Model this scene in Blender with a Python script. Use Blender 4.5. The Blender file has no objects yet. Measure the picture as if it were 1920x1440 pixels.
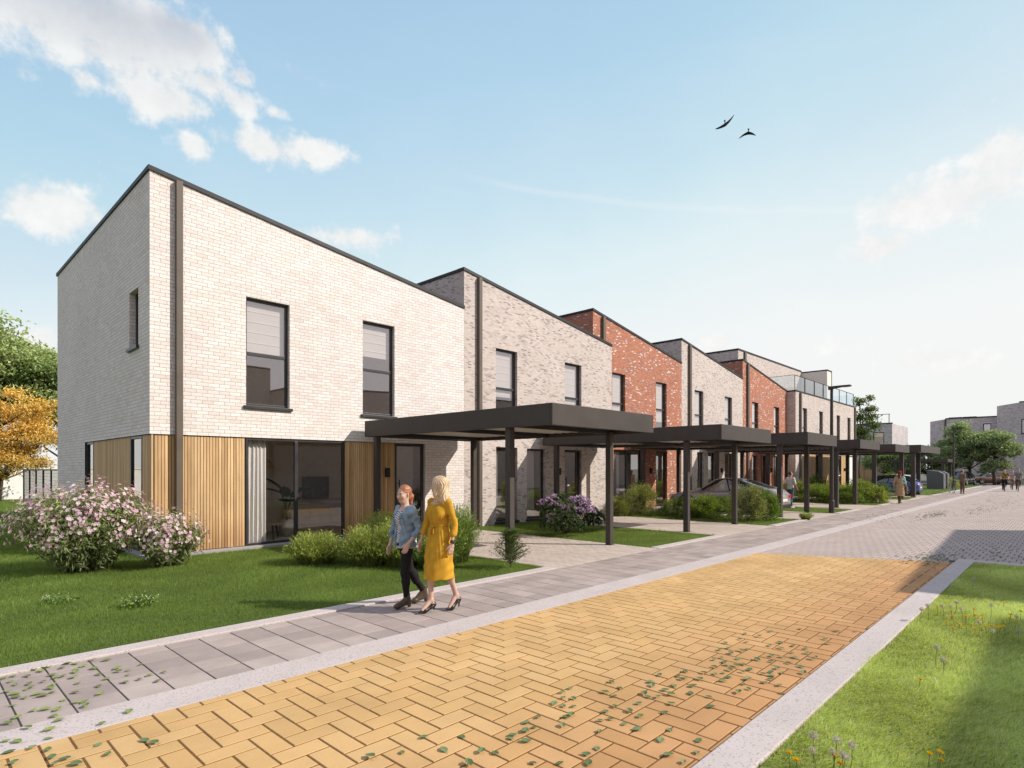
import bpy, math, random
import numpy as np
from mathutils import Vector, Matrix

random.seed(7)
RNG = np.random.default_rng(11)
SC = bpy.context.scene
COL = SC.collection
PI = math.pi
F, CX, HZ, CAMH = 1107.0, 960.0, 878.0, 1.88
ANG = math.atan2(2014 - CX, F)
CA, SA = math.cos(ANG), math.sin(ANG)


def gp(px, py, z=0.0):
    """ground point measured in the photograph -> metres on the ground"""
    d = F * (CAMH - z) / (py - HZ)
    r = (px - CX) / F * d
    return d * CA + r * SA, d * SA - r * CA


# ------------------------------------------------------------------ objects
def tag(o, label=None, cat=None, group=None, kind=None):
    if label: o['label'] = label
    if cat: o['category'] = cat
    if group: o['group'] = group
    if kind: o['kind'] = kind
    return o


def thing(name, label, cat, loc=(0, 0, 0), rz=0.0, group=None):
    o = bpy.data.objects.new(name, None)
    o.empty_display_size = 0.1
    COL.objects.link(o)
    o.location = loc
    o.rotation_euler = (0, 0, rz)
    return tag(o, label, cat, group)


def link(name, me, mat=None, parent=None, smooth=False):
    o = bpy.data.objects.new(name, me)
    COL.objects.link(o)
    if mat is not None:
        for m in (mat if isinstance(mat, (list, tuple)) else [mat]):
            me.materials.append(m)
    if smooth:
        me.polygons.foreach_set('use_smooth', [True] * len(me.polygons))
    if parent is not None: o.parent = parent
    return o


def copy_tree(o, parent=None):
    c = o.copy()
    COL.objects.link(c)
    if parent is not None: c.parent = parent
    for ch in list(o.children): copy_tree(ch, c)
    return c


def again(o, loc, rz=None, label=None, scale=None, group=None):
    c = copy_tree(o)
    c.location = loc
    if rz is not None: c.rotation_euler = (0, 0, rz)
    if label: c['label'] = label
    if scale is not None: c.scale = scale if isinstance(scale, (tuple, list)) else (scale,) * 3
    if group: c['group'] = group
    return c


def np_mesh(name, V, faces, col=None, midx=None):
    """faces: list of int arrays (M,k)"""
    me = bpy.data.meshes.new(name)
    V = np.asarray(V, dtype=np.float32)
    me.vertices.add(len(V))
    me.vertices.foreach_set('co', V.ravel())
    faces = [np.asarray(f, dtype=np.int32) for f in faces if len(f)]
    loops = np.concatenate([f.ravel() for f in faces])
    tot = np.concatenate([np.full(len(f), f.shape[1], np.int32) for f in faces])
    start = np.concatenate([[0], np.cumsum(tot)[:-1]]).astype(np.int32)
    me.loops.add(len(loops))
    me.loops.foreach_set('vertex_index', loops)
    me.polygons.add(len(tot))
    me.polygons.foreach_set('loop_start', start)
    me.polygons.foreach_set('loop_total', tot)
    if midx is not None: me.polygons.foreach_set('material_index', np.asarray(midx, np.int32))
    me.polygons.foreach_set('use_smooth', np.zeros(len(tot), bool))
    me.update(calc_edges=True)
    if col is not None:
        a = me.color_attributes.new('Col', 'FLOAT_COLOR', 'POINT')
        c4 = np.ones((len(V), 4), np.float32)
        c4[:, :3] = col
        a.data.foreach_set('color', c4.ravel())
    return me


class MB:
    """collects boxes, polygons and tubes into one mesh"""
    def __init__(s):
        s.v, s.f, s.c = [], [], []

    def poly(s, pts, col=None):
        b = len(s.v)
        s.v += [tuple(p) for p in pts]
        s.f.append(tuple(range(b, b + len(pts))))
        s.c += [col or (1, 1, 1)] * len(pts)

    def box(s, x0, x1, y0, y1, z0, z1, col=None, rot=None, org=None):
        x0, x1 = min(x0, x1), max(x0, x1); y0, y1 = min(y0, y1), max(y0, y1); z0, z1 = min(z0, z1), max(z0, z1)
        b = len(s.v)
        P = [(x0, y0, z0), (x1, y0, z0), (x1, y1, z0), (x0, y1, z0), (x0, y0, z1), (x1, y0, z1), (x1, y1, z1), (x0, y1, z1)]
        if rot is not None: P = [tuple(rot @ Vector(p) + Vector(org or (0, 0, 0))) for p in P]
        s.v += P
        s.c += [col or (1, 1, 1)] * 8
        for q in ((0, 3, 2, 1), (4, 5, 6, 7), (0, 1, 5, 4), (1, 2, 6, 5), (2, 3, 7, 6), (3, 0, 4, 7)):
            s.f.append(tuple(b + i for i in q))

    def tube(s, pts, rad, n=8, col=None, cap=True):
        pts = [Vector(p) for p in pts]
        rad = rad if isinstance(rad, (list, tuple)) else [rad] * len(pts)
        b = len(s.v)
        up = Vector((0.13, 0.37, 0.92))
        for i, p in enumerate(pts):
            d = (pts[min(i + 1, len(pts) - 1)] - pts[max(i - 1, 0)])
            d = d.normalized() if d.length > 1e-9 else Vector((0, 0, 1))
            a = d.cross(up)
            if a.length < 0.15: a = d.cross(Vector((1, 0, 0)))
            a.normalize(); e = d.cross(a)
            for k in range(n):
                t = 2 * PI * k / n
                s.v.append(tuple(p + (a * math.cos(t) + e * math.sin(t)) * rad[i]))
                s.c.append(col or (1, 1, 1))
        for i in range(len(pts) - 1):
            for k in range(n):
                k2 = (k + 1) % n
                s.f.append((b + i * n + k, b + (i + 1) * n + k, b + (i + 1) * n + k2, b + i * n + k2))
        if cap:
            s.f.append(tuple(b + k for k in range(n)))
            e0 = b + (len(pts) - 1) * n
            s.f.append(tuple(e0 + k for k in reversed(range(n))))

    def torus(s, c, R, r, ax='x', n=28, m=8, col=None):
        b = len(s.v)
        for i in range(n):
            t = 2 * PI * i / n
            for j in range(m):
                u = 2 * PI * j / m
                q, w = (R + r * math.cos(u)), r * math.sin(u)
                a, d = q * math.cos(t), q * math.sin(t)
                p = (w, a, d) if ax == 'x' else ((a, w, d) if ax == 'y' else (a, d, w))
                s.v.append((c[0] + p[0], c[1] + p[1], c[2] + p[2])); s.c.append(col or (1, 1, 1))
        for i in range(n):
            for j in range(m):
                i2, j2 = (i + 1) % n, (j + 1) % m
                s.f.append((b + i * m + j, b + i2 * m + j, b + i2 * m + j2, b + i * m + j2))

    def disc(s, c, R, w, ax='x', n=24, col=None):
        d = {'x': Vector((1, 0, 0)), 'y': Vector((0, 1, 0)), 'z': Vector((0, 0, 1))}[ax]
        s.tube([Vector(c) - d * w / 2, Vector(c) + d * w / 2], R, n, col)

    def lathe(s, prof, n=20, col=None, c=(0, 0, 0)):
        b = len(s.v)
        for r, z in prof:
            for k in range(n):
                t = 2 * PI * k / n
                s.v.append((c[0] + r * math.cos(t), c[1] + r * math.sin(t), c[2] + z)); s.c.append(col or (1, 1, 1))
        for i in range(len(prof) - 1):
            for k in range(n):
                k2 = (k + 1) % n
                s.f.append((b + i * n + k, b + i * n + k2, b + (i + 1) * n + k2, b + (i + 1) * n + k))
        s.f.append(tuple(b + k for k in reversed(range(n))))
        s.f.append(tuple(b + (len(prof) - 1) * n + k for k in range(n)))

    def build(s, name, mat, parent=None, local=False, smooth=False, bevel=0.0):
        V = s.v
        if parent is not None and not local:
            off = Vector((0, 0, 0)); p = parent
            while p is not None:
                off = off + p.location; p = p.parent
            V = [(a - off.x, b - off.y, c - off.z) for a, b, c in V]
        me = bpy.data.meshes.new(name)
        me.from_pydata(V, [], s.f)
        me.update()
        a = me.color_attributes.new('Col', 'FLOAT_COLOR', 'POINT')
        a.data.foreach_set('color', np.array([c + (1,) if len(c) == 3 else c for c in s.c], np.float32).ravel())
        o = link(name, me, mat, parent, smooth)
        if bevel:
            m = o.modifiers.new('Bevel', 'BEVEL'); m.width = bevel; m.segments = 2; m.limit_method = 'ANGLE'
            m.harden_normals = False
        return o


# ---------------------------------------------------------------- materials
class NT:
    def __init__(s, tree):
        s.t = tree; s.n = tree.nodes; s.l = tree.links

    def new(s, typ, **kw):
        nd = s.n.new(typ)
        for k, v in kw.items(): setattr(nd, k, v)
        return nd

    def put(s, nd, key, val):
        if val is None: return
        if hasattr(val, 'is_linked') or isinstance(val, bpy.types.NodeSocket): s.l.new(val, nd.inputs[key])
        else: nd.inputs[key].default_value = val

    def m(s, op, a, b=None, c=None, clamp=False):
        nd = s.new('ShaderNodeMath', operation=op); nd.use_clamp = clamp
        s.put(nd, 0, a); s.put(nd, 1, b); s.put(nd, 2, c)
        return nd.outputs[0]

    def vm(s, op, a, b=None):
        nd = s.new('ShaderNodeVectorMath', operation=op)
        s.put(nd, 0, a); s.put(nd, 1, b)
        return nd.outputs['Value'] if op in ('DOT_PRODUCT', 'LENGTH') else nd.outputs[0]

    def mix(s, fac, a, b, typ='RGBA', blend='MIX'):
        nd = s.new('ShaderNodeMix', data_type=typ)
        if typ == 'RGBA': nd.blend_type = blend
        i = {'RGBA': (6, 7, 2), 'FLOAT': (2, 3, 0), 'VECTOR': (4, 5, 1)}[typ]
        s.put(nd, 0, fac)
        for k, v in ((i[0], a), (i[1], b)):
            if isinstance(v, tuple) and typ == 'RGBA' and len(v) == 3: v = v + (1,)
            s.put(nd, k, v)
        return nd.outputs[i[2]]

    def xyz(s, v):
        nd = s.new('ShaderNodeSeparateXYZ'); s.put(nd, 0, v); return nd.outputs

    def cxyz(s, x, y, z):
        nd = s.new('ShaderNodeCombineXYZ'); s.put(nd, 0, x); s.put(nd, 1, y); s.put(nd, 2, z); return nd.outputs[0]

    def noise(s, vec, scale, detail=3.0, rough=0.55, out=0):
        nd = s.new('ShaderNodeTexNoise')
        s.put(nd, 'Vector', vec); nd.inputs['Scale'].default_value = scale
        nd.inputs['Detail'].default_value = detail; nd.inputs['Roughness'].default_value = rough
        return nd.outputs[out]

    def ramp(s, fac, stops, interp='LINEAR'):
        nd = s.new('ShaderNodeValToRGB'); cr = nd.color_ramp; cr.interpolation = interp
        while len(cr.elements) < len(stops): cr.elements.new(0.5)
        for e, (p, c) in zip(cr.elements, stops):
            e.position = p; e.color = (c if len(c) == 4 else tuple(c) + (1,))
        s.put(nd, 0, fac)
        return nd.outputs[0]

    def rng(s, v, a, b, c=0.0, d=1.0, smooth=False):
        nd = s.new('ShaderNodeMapRange'); nd.interpolation_type = 'SMOOTHSTEP' if smooth else 'LINEAR'
        s.put(nd, 0, v); s.put(nd, 1, a); s.put(nd, 2, b); s.put(nd, 3, c); s.put(nd, 4, d)
        return nd.outputs[0]


def new_mat(name):
    m = bpy.data.materials.new(name); m.use_nodes = True
    m.node_tree.nodes.clear()
    t = NT(m.node_tree)
    out = t.new('ShaderNodeOutputMaterial')
    return m, t, out


def bsdf(t, out, col, rough=0.6, metal=0.0, bump=None, bstr=0.3, bdist=0.01, spec=0.5, **kw):
    b = t.new('ShaderNodeBsdfPrincipled')
    if isinstance(col, tuple) and len(col) == 3: col = col + (1,)
    t.put(b, 'Base Color', col); t.put(b, 'Roughness', rough); t.put(b, 'Metallic', metal); t.put(b, 'Specular IOR Level', spec)
    for k, v in kw.items(): t.put(b, k.replace('_', ' '), v)
    if bump is not None:
        n = t.new('ShaderNodeBump'); n.inputs['Strength'].default_value = bstr; n.inputs['Distance'].default_value = bdist
        t.put(n, 'Height', bump); t.l.new(n.outputs[0], b.inputs['Normal'])
    t.l.new(b.outputs[0], out.inputs[0])
    return b


def obj_co(t):
    return t.new('ShaderNodeTexCoord').outputs['Object']


def wpos(t):
    return t.new('ShaderNodeNewGeometry').outputs['Position']


def plain(name, col, rough=0.5, metal=0.0, var=0.12, scale=6.0, bump=0.0, spec=0.5, attr=False, fine=0.0):
    m, t, out = new_mat(name)
    co = wpos(t)
    n = t.noise(co, scale, 4)
    if attr:
        a = t.new('ShaderNodeAttribute'); a.attribute_name = 'Col'
        base = t.mix(1.0, a.outputs['Color'], col, blend='MULTIPLY')
    else:
        base = col
    f = t.rng(n, 0.3, 0.7, 1 - var, 1 + var)
    c = t.vm('MULTIPLY', base if not isinstance(base, tuple) else t.cxyz(*base[:3]), t.cxyz(f, f, f))
    bs = None
    if bump or fine: bs = t.noise(co, 90.0 if fine else 40.0, 3)
    r = t.rng(n, 0.2, 0.8, max(0, rough - 0.08), min(1, rough + 0.08))
    bsdf(t, out, c, r, metal, bs, bump or fine, 0.01, spec)
    return m


def brick(name, L, h, mort, stops, mcol, bump=0.6, big=0.08, mdark=1.0):
    m, t, out = new_mat(name)
    co = obj_co(t)
    x, y, z = t.xyz(co)
    nx, ny, nz = t.xyz(t.new('ShaderNodeNewGeometry').outputs['True Normal'])
    fx = t.m('GREATER_THAN', t.m('ABSOLUTE', nx), 0.5)
    fz = t.m('GREATER_THAN', t.m('ABSOLUTE', nz), 0.5)
    u = t.mix(fx, x, t.m('ADD', y, 0.07), 'FLOAT')
    v = t.mix(fz, z, y, 'FLOAT')
    rr = t.m('DIVIDE', v, h)
    row = t.m('FLOOR', rr)
    fv = t.m('SUBTRACT', rr, row)
    shift = t.m('ADD', t.m('MULTIPLY', row, 0.5), t.m('MULTIPLY', t.m('FRACT', t.m('MULTIPLY', row, 0.371)), 0.16))
    uu = t.m('ADD', t.m('DIVIDE', u, L), shift)
    cl = t.m('FLOOR', uu)
    fu = t.m('SUBTRACT', uu, cl)
    du = t.m('MULTIPLY', t.m('MINIMUM', fu, t.m('SUBTRACT', 1.0, fu)), L)
    dv = t.m('MULTIPLY', t.m('MINIMUM', fv, t.m('SUBTRACT', 1.0, fv)), h)
    jit = t.m('MULTIPLY', t.m('SUBTRACT', t.noise(co, 30.0, 2), 0.5), mort * 1.1)
    d = t.m('ADD', t.m('MINIMUM', du, dv), jit)
    mask = t.rng(d, mort * 0.35, mort * 0.75, 0, 1, True)
    wn = t.new('ShaderNodeTexWhiteNoise', noise_dimensions='2D')
    t.put(wn, 'Vector', t.cxyz(cl, row, 0.0))
    c = t.ramp(wn.outputs['Value'], stops, 'CONSTANT')
    bl = t.noise(co, 0.55, 3)
    sp = t.noise(co, 45.0, 3)
    f = t.m('MULTIPLY', t.rng(bl, 0.3, 0.7, 1 - big, 1 + big), t.rng(sp, 0.25, 0.75, 0.9, 1.08))
    c = t.vm('MULTIPLY', c, t.cxyz(f, f, f))
    mc = t.vm('MULTIPLY', t.cxyz(*mcol), t.cxyz(t.rng(sp, 0.2, 0.8, 0.85, 1.1), t.rng(sp, 0.2, 0.8, 0.85, 1.1), t.rng(sp, 0.2, 0.8, 0.85, 1.1)))
    c = t.mix(mask, mc, c)
    hgt = t.m('ADD', mask, t.m('MULTIPLY', sp, 0.25))
    bsdf(t, out, c, 0.88, 0, hgt, bump, 0.006, 0.25)
    return m


def attr_mat(name, rough=0.8, var=0.15, scale=3.0, bump=0.2, spec=0.3, noise_scale=60.0, tint=(1, 1, 1), bdist=0.004, stain=0.0):
    m, t, out = new_mat(name)
    co = wpos(t)
    a = t.new('ShaderNodeAttribute'); a.attribute_name = 'Col'
    n = t.noise(co, scale, 5, 0.6); sp = t.noise(co, noise_scale, 4, 0.65)
    f = t.m('MULTIPLY', t.rng(n, 0.3, 0.7, 1 - var, 1 + var), t.rng(sp, 0.25, 0.75, 1 - var, 1 + var))
    c = t.vm('MULTIPLY', a.outputs['Color'], t.cxyz(*[t.m('MULTIPLY', f, k) for k in tint]))
    if stain:
        s2 = t.rng(t.noise(co, 7.0, 4, 0.7), 0.60, 0.78, 0, stain, True)
        c = t.mix(s2, c, (0.05, 0.045, 0.04))
    bsdf(t, out, c, rough, 0, sp, bump, bdist, spec)
    return m


def leaf_mat(name, trans=0.35, rough=0.5, gain=1.0, spec=0.3):
    m, t, out = new_mat(name)
    a = t.new('ShaderNodeAttribute'); a.attribute_name = 'Col'
    c = t.vm('MULTIPLY', a.outputs['Color'], t.cxyz(gain, gain, gain))
    b = t.new('ShaderNodeBsdfPrincipled'); t.put(b, 'Base Color', c); b.inputs['Roughness'].default_value = rough
    b.inputs['Specular IOR Level'].default_value = spec
    tr = t.new('ShaderNodeBsdfTranslucent')
    t.put(tr, 'Color', t.vm('MULTIPLY', c, t.cxyz(1.25, 1.2, 0.7)))
    mx = t.new('ShaderNodeMixShader'); mx.inputs[0].default_value = trans
    t.l.new(b.outputs[0], mx.inputs[1]); t.l.new(tr.outputs[0], mx.inputs[2]); t.l.new(mx.outputs[0], out.inputs[0])
    return m


def glass_mat(name, tint=(0.62, 0.6, 0.57), ior=2.0, extra=0.03, gl=(0.95, 0.97, 1.0)):
    m, t, out = new_mat(name)
    tr = t.new('ShaderNodeBsdfTransparent'); tr.inputs[0].default_value = tint + (1,)
    g = t.new('ShaderNodeBsdfGlossy'); g.inputs['Roughness'].default_value = 0.012; g.inputs[0].default_value = gl + (1,)
    n = t.new('ShaderNodeBump'); n.inputs['Strength'].default_value = 0.02; n.inputs['Distance'].default_value = 0.02
    t.put(n, 'Height', t.noise(wpos(t), 0.9, 1)); t.l.new(n.outputs[0], g.inputs['Normal'])
    lw = t.new('ShaderNodeLayerWeight'); lw.inputs[0].default_value = 0.5
    f0 = ((ior - 1) / (ior + 1)) ** 2 + extra
    fac = t.m('ADD', f0, t.m('MULTIPLY', t.m('POWER', lw.outputs['Facing'], 4.0), 1 - f0), clamp=True)
    mx = t.new('ShaderNodeMixShader'); t.l.new(fac, mx.inputs[0])
    t.l.new(tr.outputs[0], mx.inputs[1]); t.l.new(g.outputs[0], mx.inputs[2]); t.l.new(mx.outputs[0], out.inputs[0])
    return m


def wood_mat(name):
    m, t, out = new_mat(name)
    co = wpos(t)
    a = t.new('ShaderNodeAttribute'); a.attribute_name = 'Col'
    st = t.vm('MULTIPLY', co, (26.0, 26.0, 0.9))
    g = t.noise(st, 1.0, 4, 0.6)
    k = t.noise(t.vm('MULTIPLY', co, (9.0, 9.0, 1.6)), 1.0, 3)
    f = t.m('MULTIPLY', t.rng(g, 0.3, 0.7, 0.82, 1.12), t.rng(k, 0.3, 0.75, 1.08, 0.86))
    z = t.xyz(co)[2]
    foot_tone = t.rng(z, 0.0, 0.9, 0.72, 1.0, True)  # slats get darker towards the bottom
    f = t.m('MULTIPLY', f, foot_tone)
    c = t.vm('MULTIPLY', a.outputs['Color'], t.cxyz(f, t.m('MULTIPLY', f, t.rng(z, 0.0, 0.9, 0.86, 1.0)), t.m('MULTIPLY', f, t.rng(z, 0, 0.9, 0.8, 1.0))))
    bsdf(t, out, c, 0.62, 0, g, 0.25, 0.004, 0.35)
    return m


def concrete(name, col, speck=0.35, scale=140.0):
    m, t, out = new_mat(name)
    co = wpos(t)
    n = t.noise(co, 1.7, 4); s1 = t.noise(co, scale, 3, 0.7)
    v = t.new('ShaderNodeTexVoronoi'); t.put(v, 'Vector', co); v.inputs['Scale'].default_value = 95.0
    f = t.m('MULTIPLY', t.rng(n, 0.3, 0.7, 0.93, 1.06), t.rng(s1, 0.25, 0.75, 1 - speck, 1 + speck * 0.5))
    c = t.vm('MULTIPLY', t.cxyz(*col), t.cxyz(f, f, f))
    wn = t.xyz(v.outputs['Color'])[0]
    c = t.mix(t.m('MULTIPLY', t.m('GREATER_THAN', wn, 0.9), 0.45), c, (0.16, 0.13, 0.11))
    joint = t.noise(co, 0.4, 2)
    bsdf(t, out, c, 0.85, 0, s1, 0.3, 0.004, 0.25)
    return m


def paint(name, col, rough=0.28, metal=0.35, coat=0.6):
    m, t, out = new_mat(name)
    n = t.noise(wpos(t), 4.0, 3)
    f = t.rng(n, 0.3, 0.7, 0.94, 1.05)
    bsdf(t, out, t.vm('MULTIPLY', t.cxyz(*col), t.cxyz(f, f, f)), rough, metal, None, spec=0.5, Coat_Weight=coat, Coat_Roughness=0.05)
    return m


M = {}
M['cream'] = brick('cream_brick', 0.237, 0.0785, 0.0095,
    [(0, (0.735, 0.668, 0.625)), (0.30, (0.755, 0.695, 0.655)), (0.55, (0.71, 0.632, 0.585)), (0.72, (0.775, 0.722, 0.685)), (0.88, (0.725, 0.638, 0.585)), (0.965, (0.68, 0.59, 0.545))],
    (0.45, 0.39, 0.355), 0.5, 0.05)
M['mottled'] = brick('mottled_brick', 0.145, 0.046, 0.0075,
    [(0, (0.58, 0.50, 0.455)), (0.34, (0.545, 0.465, 0.42)), (0.56, (0.61, 0.54, 0.495)), (0.70, (0.48, 0.40, 0.36)), (0.80, (0.37, 0.31, 0.285)), (0.90, (0.27, 0.235, 0.225)), (0.935, (0.50, 0.42, 0.375))],
    (0.55, 0.475, 0.43), 0.5, 0.06)
M['red'] = brick('red_brick', 0.145, 0.046, 0.007,
    [(0, (0.42, 0.15, 0.085)), (0.28, (0.47, 0.18, 0.10)), (0.56, (0.365, 0.13, 0.08)), (0.78, (0.28, 0.13, 0.105)), (0.85, (0.36, 0.29, 0.28)), (0.905, (0.68, 0.58, 0.52)), (0.955, (0.45, 0.21, 0.13))],
    (0.42, 0.27, 0.205), 0.5, 0.06)
M['grey_brick'] = brick('grey_brick', 0.23, 0.0735, 0.012,
    [(0, (0.54, 0.49, 0.48)), (0.35, (0.45, 0.41, 0.41)), (0.65, (0.60, 0.55, 0.54)), (0.85, (0.30, 0.28, 0.29)), (0.94, (0.52, 0.44, 0.41))],
    (0.54, 0.49, 0.47), 0.6)
M['pale_render'] = plain('pale_render', (0.72, 0.66, 0.58), 0.9, var=0.05, bump=0.1)
M['pipe'] = plain('downpipe_bronze', (0.125, 0.10, 0.08), 0.5, 0.0, 0.08, 3.0, spec=0.25)
M['anthracite'] = plain('anthracite_metal', (0.026, 0.025, 0.027), 0.5, 0.0, 0.10, 3.0, spec=0.25)
M['bronze'] = plain('bronze_grey_metal', (0.066, 0.056, 0.050), 0.55, 0.0, 0.10, 3.0, spec=0.22)
M['frame'] = plain('window_frame_metal', (0.030, 0.029, 0.031), 0.38, 0.0, 0.08, 3.0)
M['glass'] = glass_mat('window_glass', (0.93, 0.90, 0.88), 2.0, 0.20, (1.0, 0.96, 0.93))
M['glass_low'] = glass_mat('door_glass', (0.96, 0.95, 0.935), 1.6, 0.06)
M['glass_clear'] = glass_mat('balustrade_glass', (0.80, 0.90, 0.93), 1.7, 0.06)
M['car_glass'] = glass_mat('car_glass', (0.30, 0.31, 0.32), 1.8, 0.05)
M['wood'] = wood_mat('timber_slats')
M['blind'] = plain('blind_fabric', (0.74, 0.71, 0.69), 0.9, var=0.03)
M['blind_line'] = plain('blind_rail_white', (0.85, 0.84, 0.82), 0.7, var=0.02)
M['curtain'] = plain('curtain_linen', (0.70, 0.665, 0.64), 0.95, var=0.05, scale=20)
M['interior'] = plain('interior_plaster', (0.86, 0.81, 0.77), 0.9, var=0.04)
M['parquet'] = plain('parquet_floor', (0.42, 0.30, 0.20), 0.5, var=0.2, scale=8)
M['black'] = plain('black_plastic', (0.012, 0.012, 0.013), 0.45, var=0.1)
M['white'] = plain('white_paint', (0.78, 0.77, 0.75), 0.5, var=0.04)
M['soffit'] = plain('soffit_sheet', (0.52, 0.48, 0.43), 0.55, var=0.05)
M['plinth'] = concrete('plinth_concrete', (0.36, 0.34, 0.33), 0.2)
M['kerb'] = concrete('pale_kerb_concrete', (0.55, 0.475, 0.445), 0.2)
M['yellow_paver'] = attr_mat('yellow_pavers', 0.85, 0.12, 1.3, 0.35, 0.25, 110.0, stain=0.10)
M['slab'] = attr_mat('grey_slabs', 0.85, 0.12, 2.2, 0.3, 0.25, 120.0, stain=0.35)
M['grey_paver'] = attr_mat('grey_pavers', 0.85, 0.07, 0.7, 0.3, 0.25, 80.0, stain=0.05)
M['sand_joint'] = plain('joint_sand', (0.16, 0.075, 0.018), 0.95, var=0.3, scale=40)
M['dark_joint'] = plain('joint_dark', (0.055, 0.048, 0.042), 0.95, var=0.3, scale=40)
M['drive_joint'] = plain('joint_driveway', (0.20, 0.165, 0.14), 0.95, var=0.3, scale=40)
M['soil'] = plain('lawn_soil', (0.085, 0.13, 0.03), 0.95, var=0.35, scale=9, bump=0.3)
M['earth'] = plain('ground_field', (0.10, 0.10, 0.07), 0.95, var=0.3, scale=0.3)
M['grass'] = leaf_mat('grass_blades', 0.45, 0.55)
M['leaf'] = leaf_mat('foliage_leaves', 0.32, 0.5)
M['petal'] = leaf_mat('flower_petals', 0.3, 0.6)
M['bark'] = plain('bark', (0.085, 0.06, 0.042), 0.9, var=0.35, scale=14, bump=0.5)
M['litter'] = leaf_mat('fallen_leaves', 0.12, 0.45, 1.0, 0.45)
M['skin'] = attr_mat('skin', 0.5, 0.05, 8.0, 0.05, 0.4, 90.0)
M['cloth'] = attr_mat('cloth', 0.85, 0.08, 14.0, 0.25, 0.15, 320.0)
M['denim'] = attr_mat('denim_cloth', 0.9, 0.22, 16.0, 0.4, 0.1, 420.0)
M['hair'] = attr_mat('hair', 0.45, 0.25, 30.0, 0.5, 0.5, 160.0)
M['leather'] = attr_mat('shoe_leather', 0.35, 0.08, 20.0, 0.1, 0.5, 200.0)
M['rubber'] = plain('tyre_rubber', (0.018, 0.018, 0.018), 0.8, var=0.1)
M['alloy'] = plain('alloy_rim', (0.55, 0.55, 0.56), 0.3, 0.8, 0.05)
M['chrome'] = plain('bright_metal', (0.6, 0.6, 0.6), 0.2, 1.0, 0.03)
M['car_grey'] = paint('car_paint_grey', (0.33, 0.30, 0.315), 0.3, 0.15)
M['car_blue'] = paint('car_paint_blue', (0.045, 0.11, 0.36), 0.3, 0.2)
M['car_black'] = paint('car_paint_black', (0.02, 0.022, 0.026))
M['car_copper'] = paint('car_paint_copper', (0.21, 0.10, 0.06))
M['lamp_red'] = plain('tail_lamp_red', (0.5, 0.015, 0.012), 0.2, var=0.05)
M['lamp_white'] = plain('lamp_glass_white', (0.75, 0.75, 0.73), 0.15, var=0.03)
M['plate'] = plain('number_plate', (0.7, 0.68, 0.55), 0.4, var=0.03)
M['bin'] = plain('bin_cladding', (0.10, 0.10, 0.115), 0.5, var=0.08)
M['ceramic'] = plain('ceramic_pot', (0.38, 0.34, 0.27), 0.6, var=0.06)
M['rattan'] = plain('rattan_shade', (0.45, 0.27, 0.12), 0.8, var=0.2, scale=30)
M['oak'] = plain('oak_veneer', (0.52, 0.38, 0.25), 0.5, var=0.1, scale=5)
M['rug'] = plain('rug_wool', (0.52, 0.50, 0.47), 0.98, var=0.12, scale=30)
M['tv'] = plain('television_screen', (0.055, 0.042, 0.042), 0.25, var=0.05)
M['feather'] = plain('feathers_black', (0.012, 0.013, 0.016), 0.6, var=0.1)
M['opp'] = brick('brown_brick', 0.23, 0.0735, 0.011, [(0, (0.62, 0.50, 0.43)), (0.4, (0.56, 0.45, 0.385)), (0.75, (0.66, 0.54, 0.46))], (0.25, 0.2, 0.17), 0.4)

# ------------------------------------------------------------ world and sun
SUN = Vector((0.76, -1.0, 0.87)).normalized()
EL = math.asin(SUN.z)
w = bpy.data.worlds.new('World'); SC.world = w; w.use_nodes = True
w.node_tree.nodes.clear()
t = NT(w.node_tree)
wo = t.new('ShaderNodeOutputWorld'); bg = t.new('ShaderNodeBackground')
sky = t.new('ShaderNodeTexSky', sky_type='NISHITA')
sky.sun_disc = False; sky.sun_elevation = EL; sky.sun_rotation = math.atan2(SUN.x, SUN.y)
sky.air_density = 1.0; sky.dust_density = 1.2; sky.ozone_density = 1.6
D = t.new('ShaderNodeTexCoord').outputs['Generated']
dx, dy, dz = t.xyz(D)
az = t.m('ARCTAN2', dy, dx)
el = t.m('ARCSINE', dz)
warp = t.noise(D, 5.0, 3, 0.6)
warp2 = t.noise(D, 20.0, 4, 0.66)


def sky_dir(px, py):
    d = Vector((CA, SA, 0)) + Vector((SA, -CA, 0)) * ((px - CX) / F) + Vector((0, 0, 1)) * ((HZ - py) / F)
    d.normalize()
    return math.atan2(d.y, d.x), math.asin(d.z)


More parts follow.
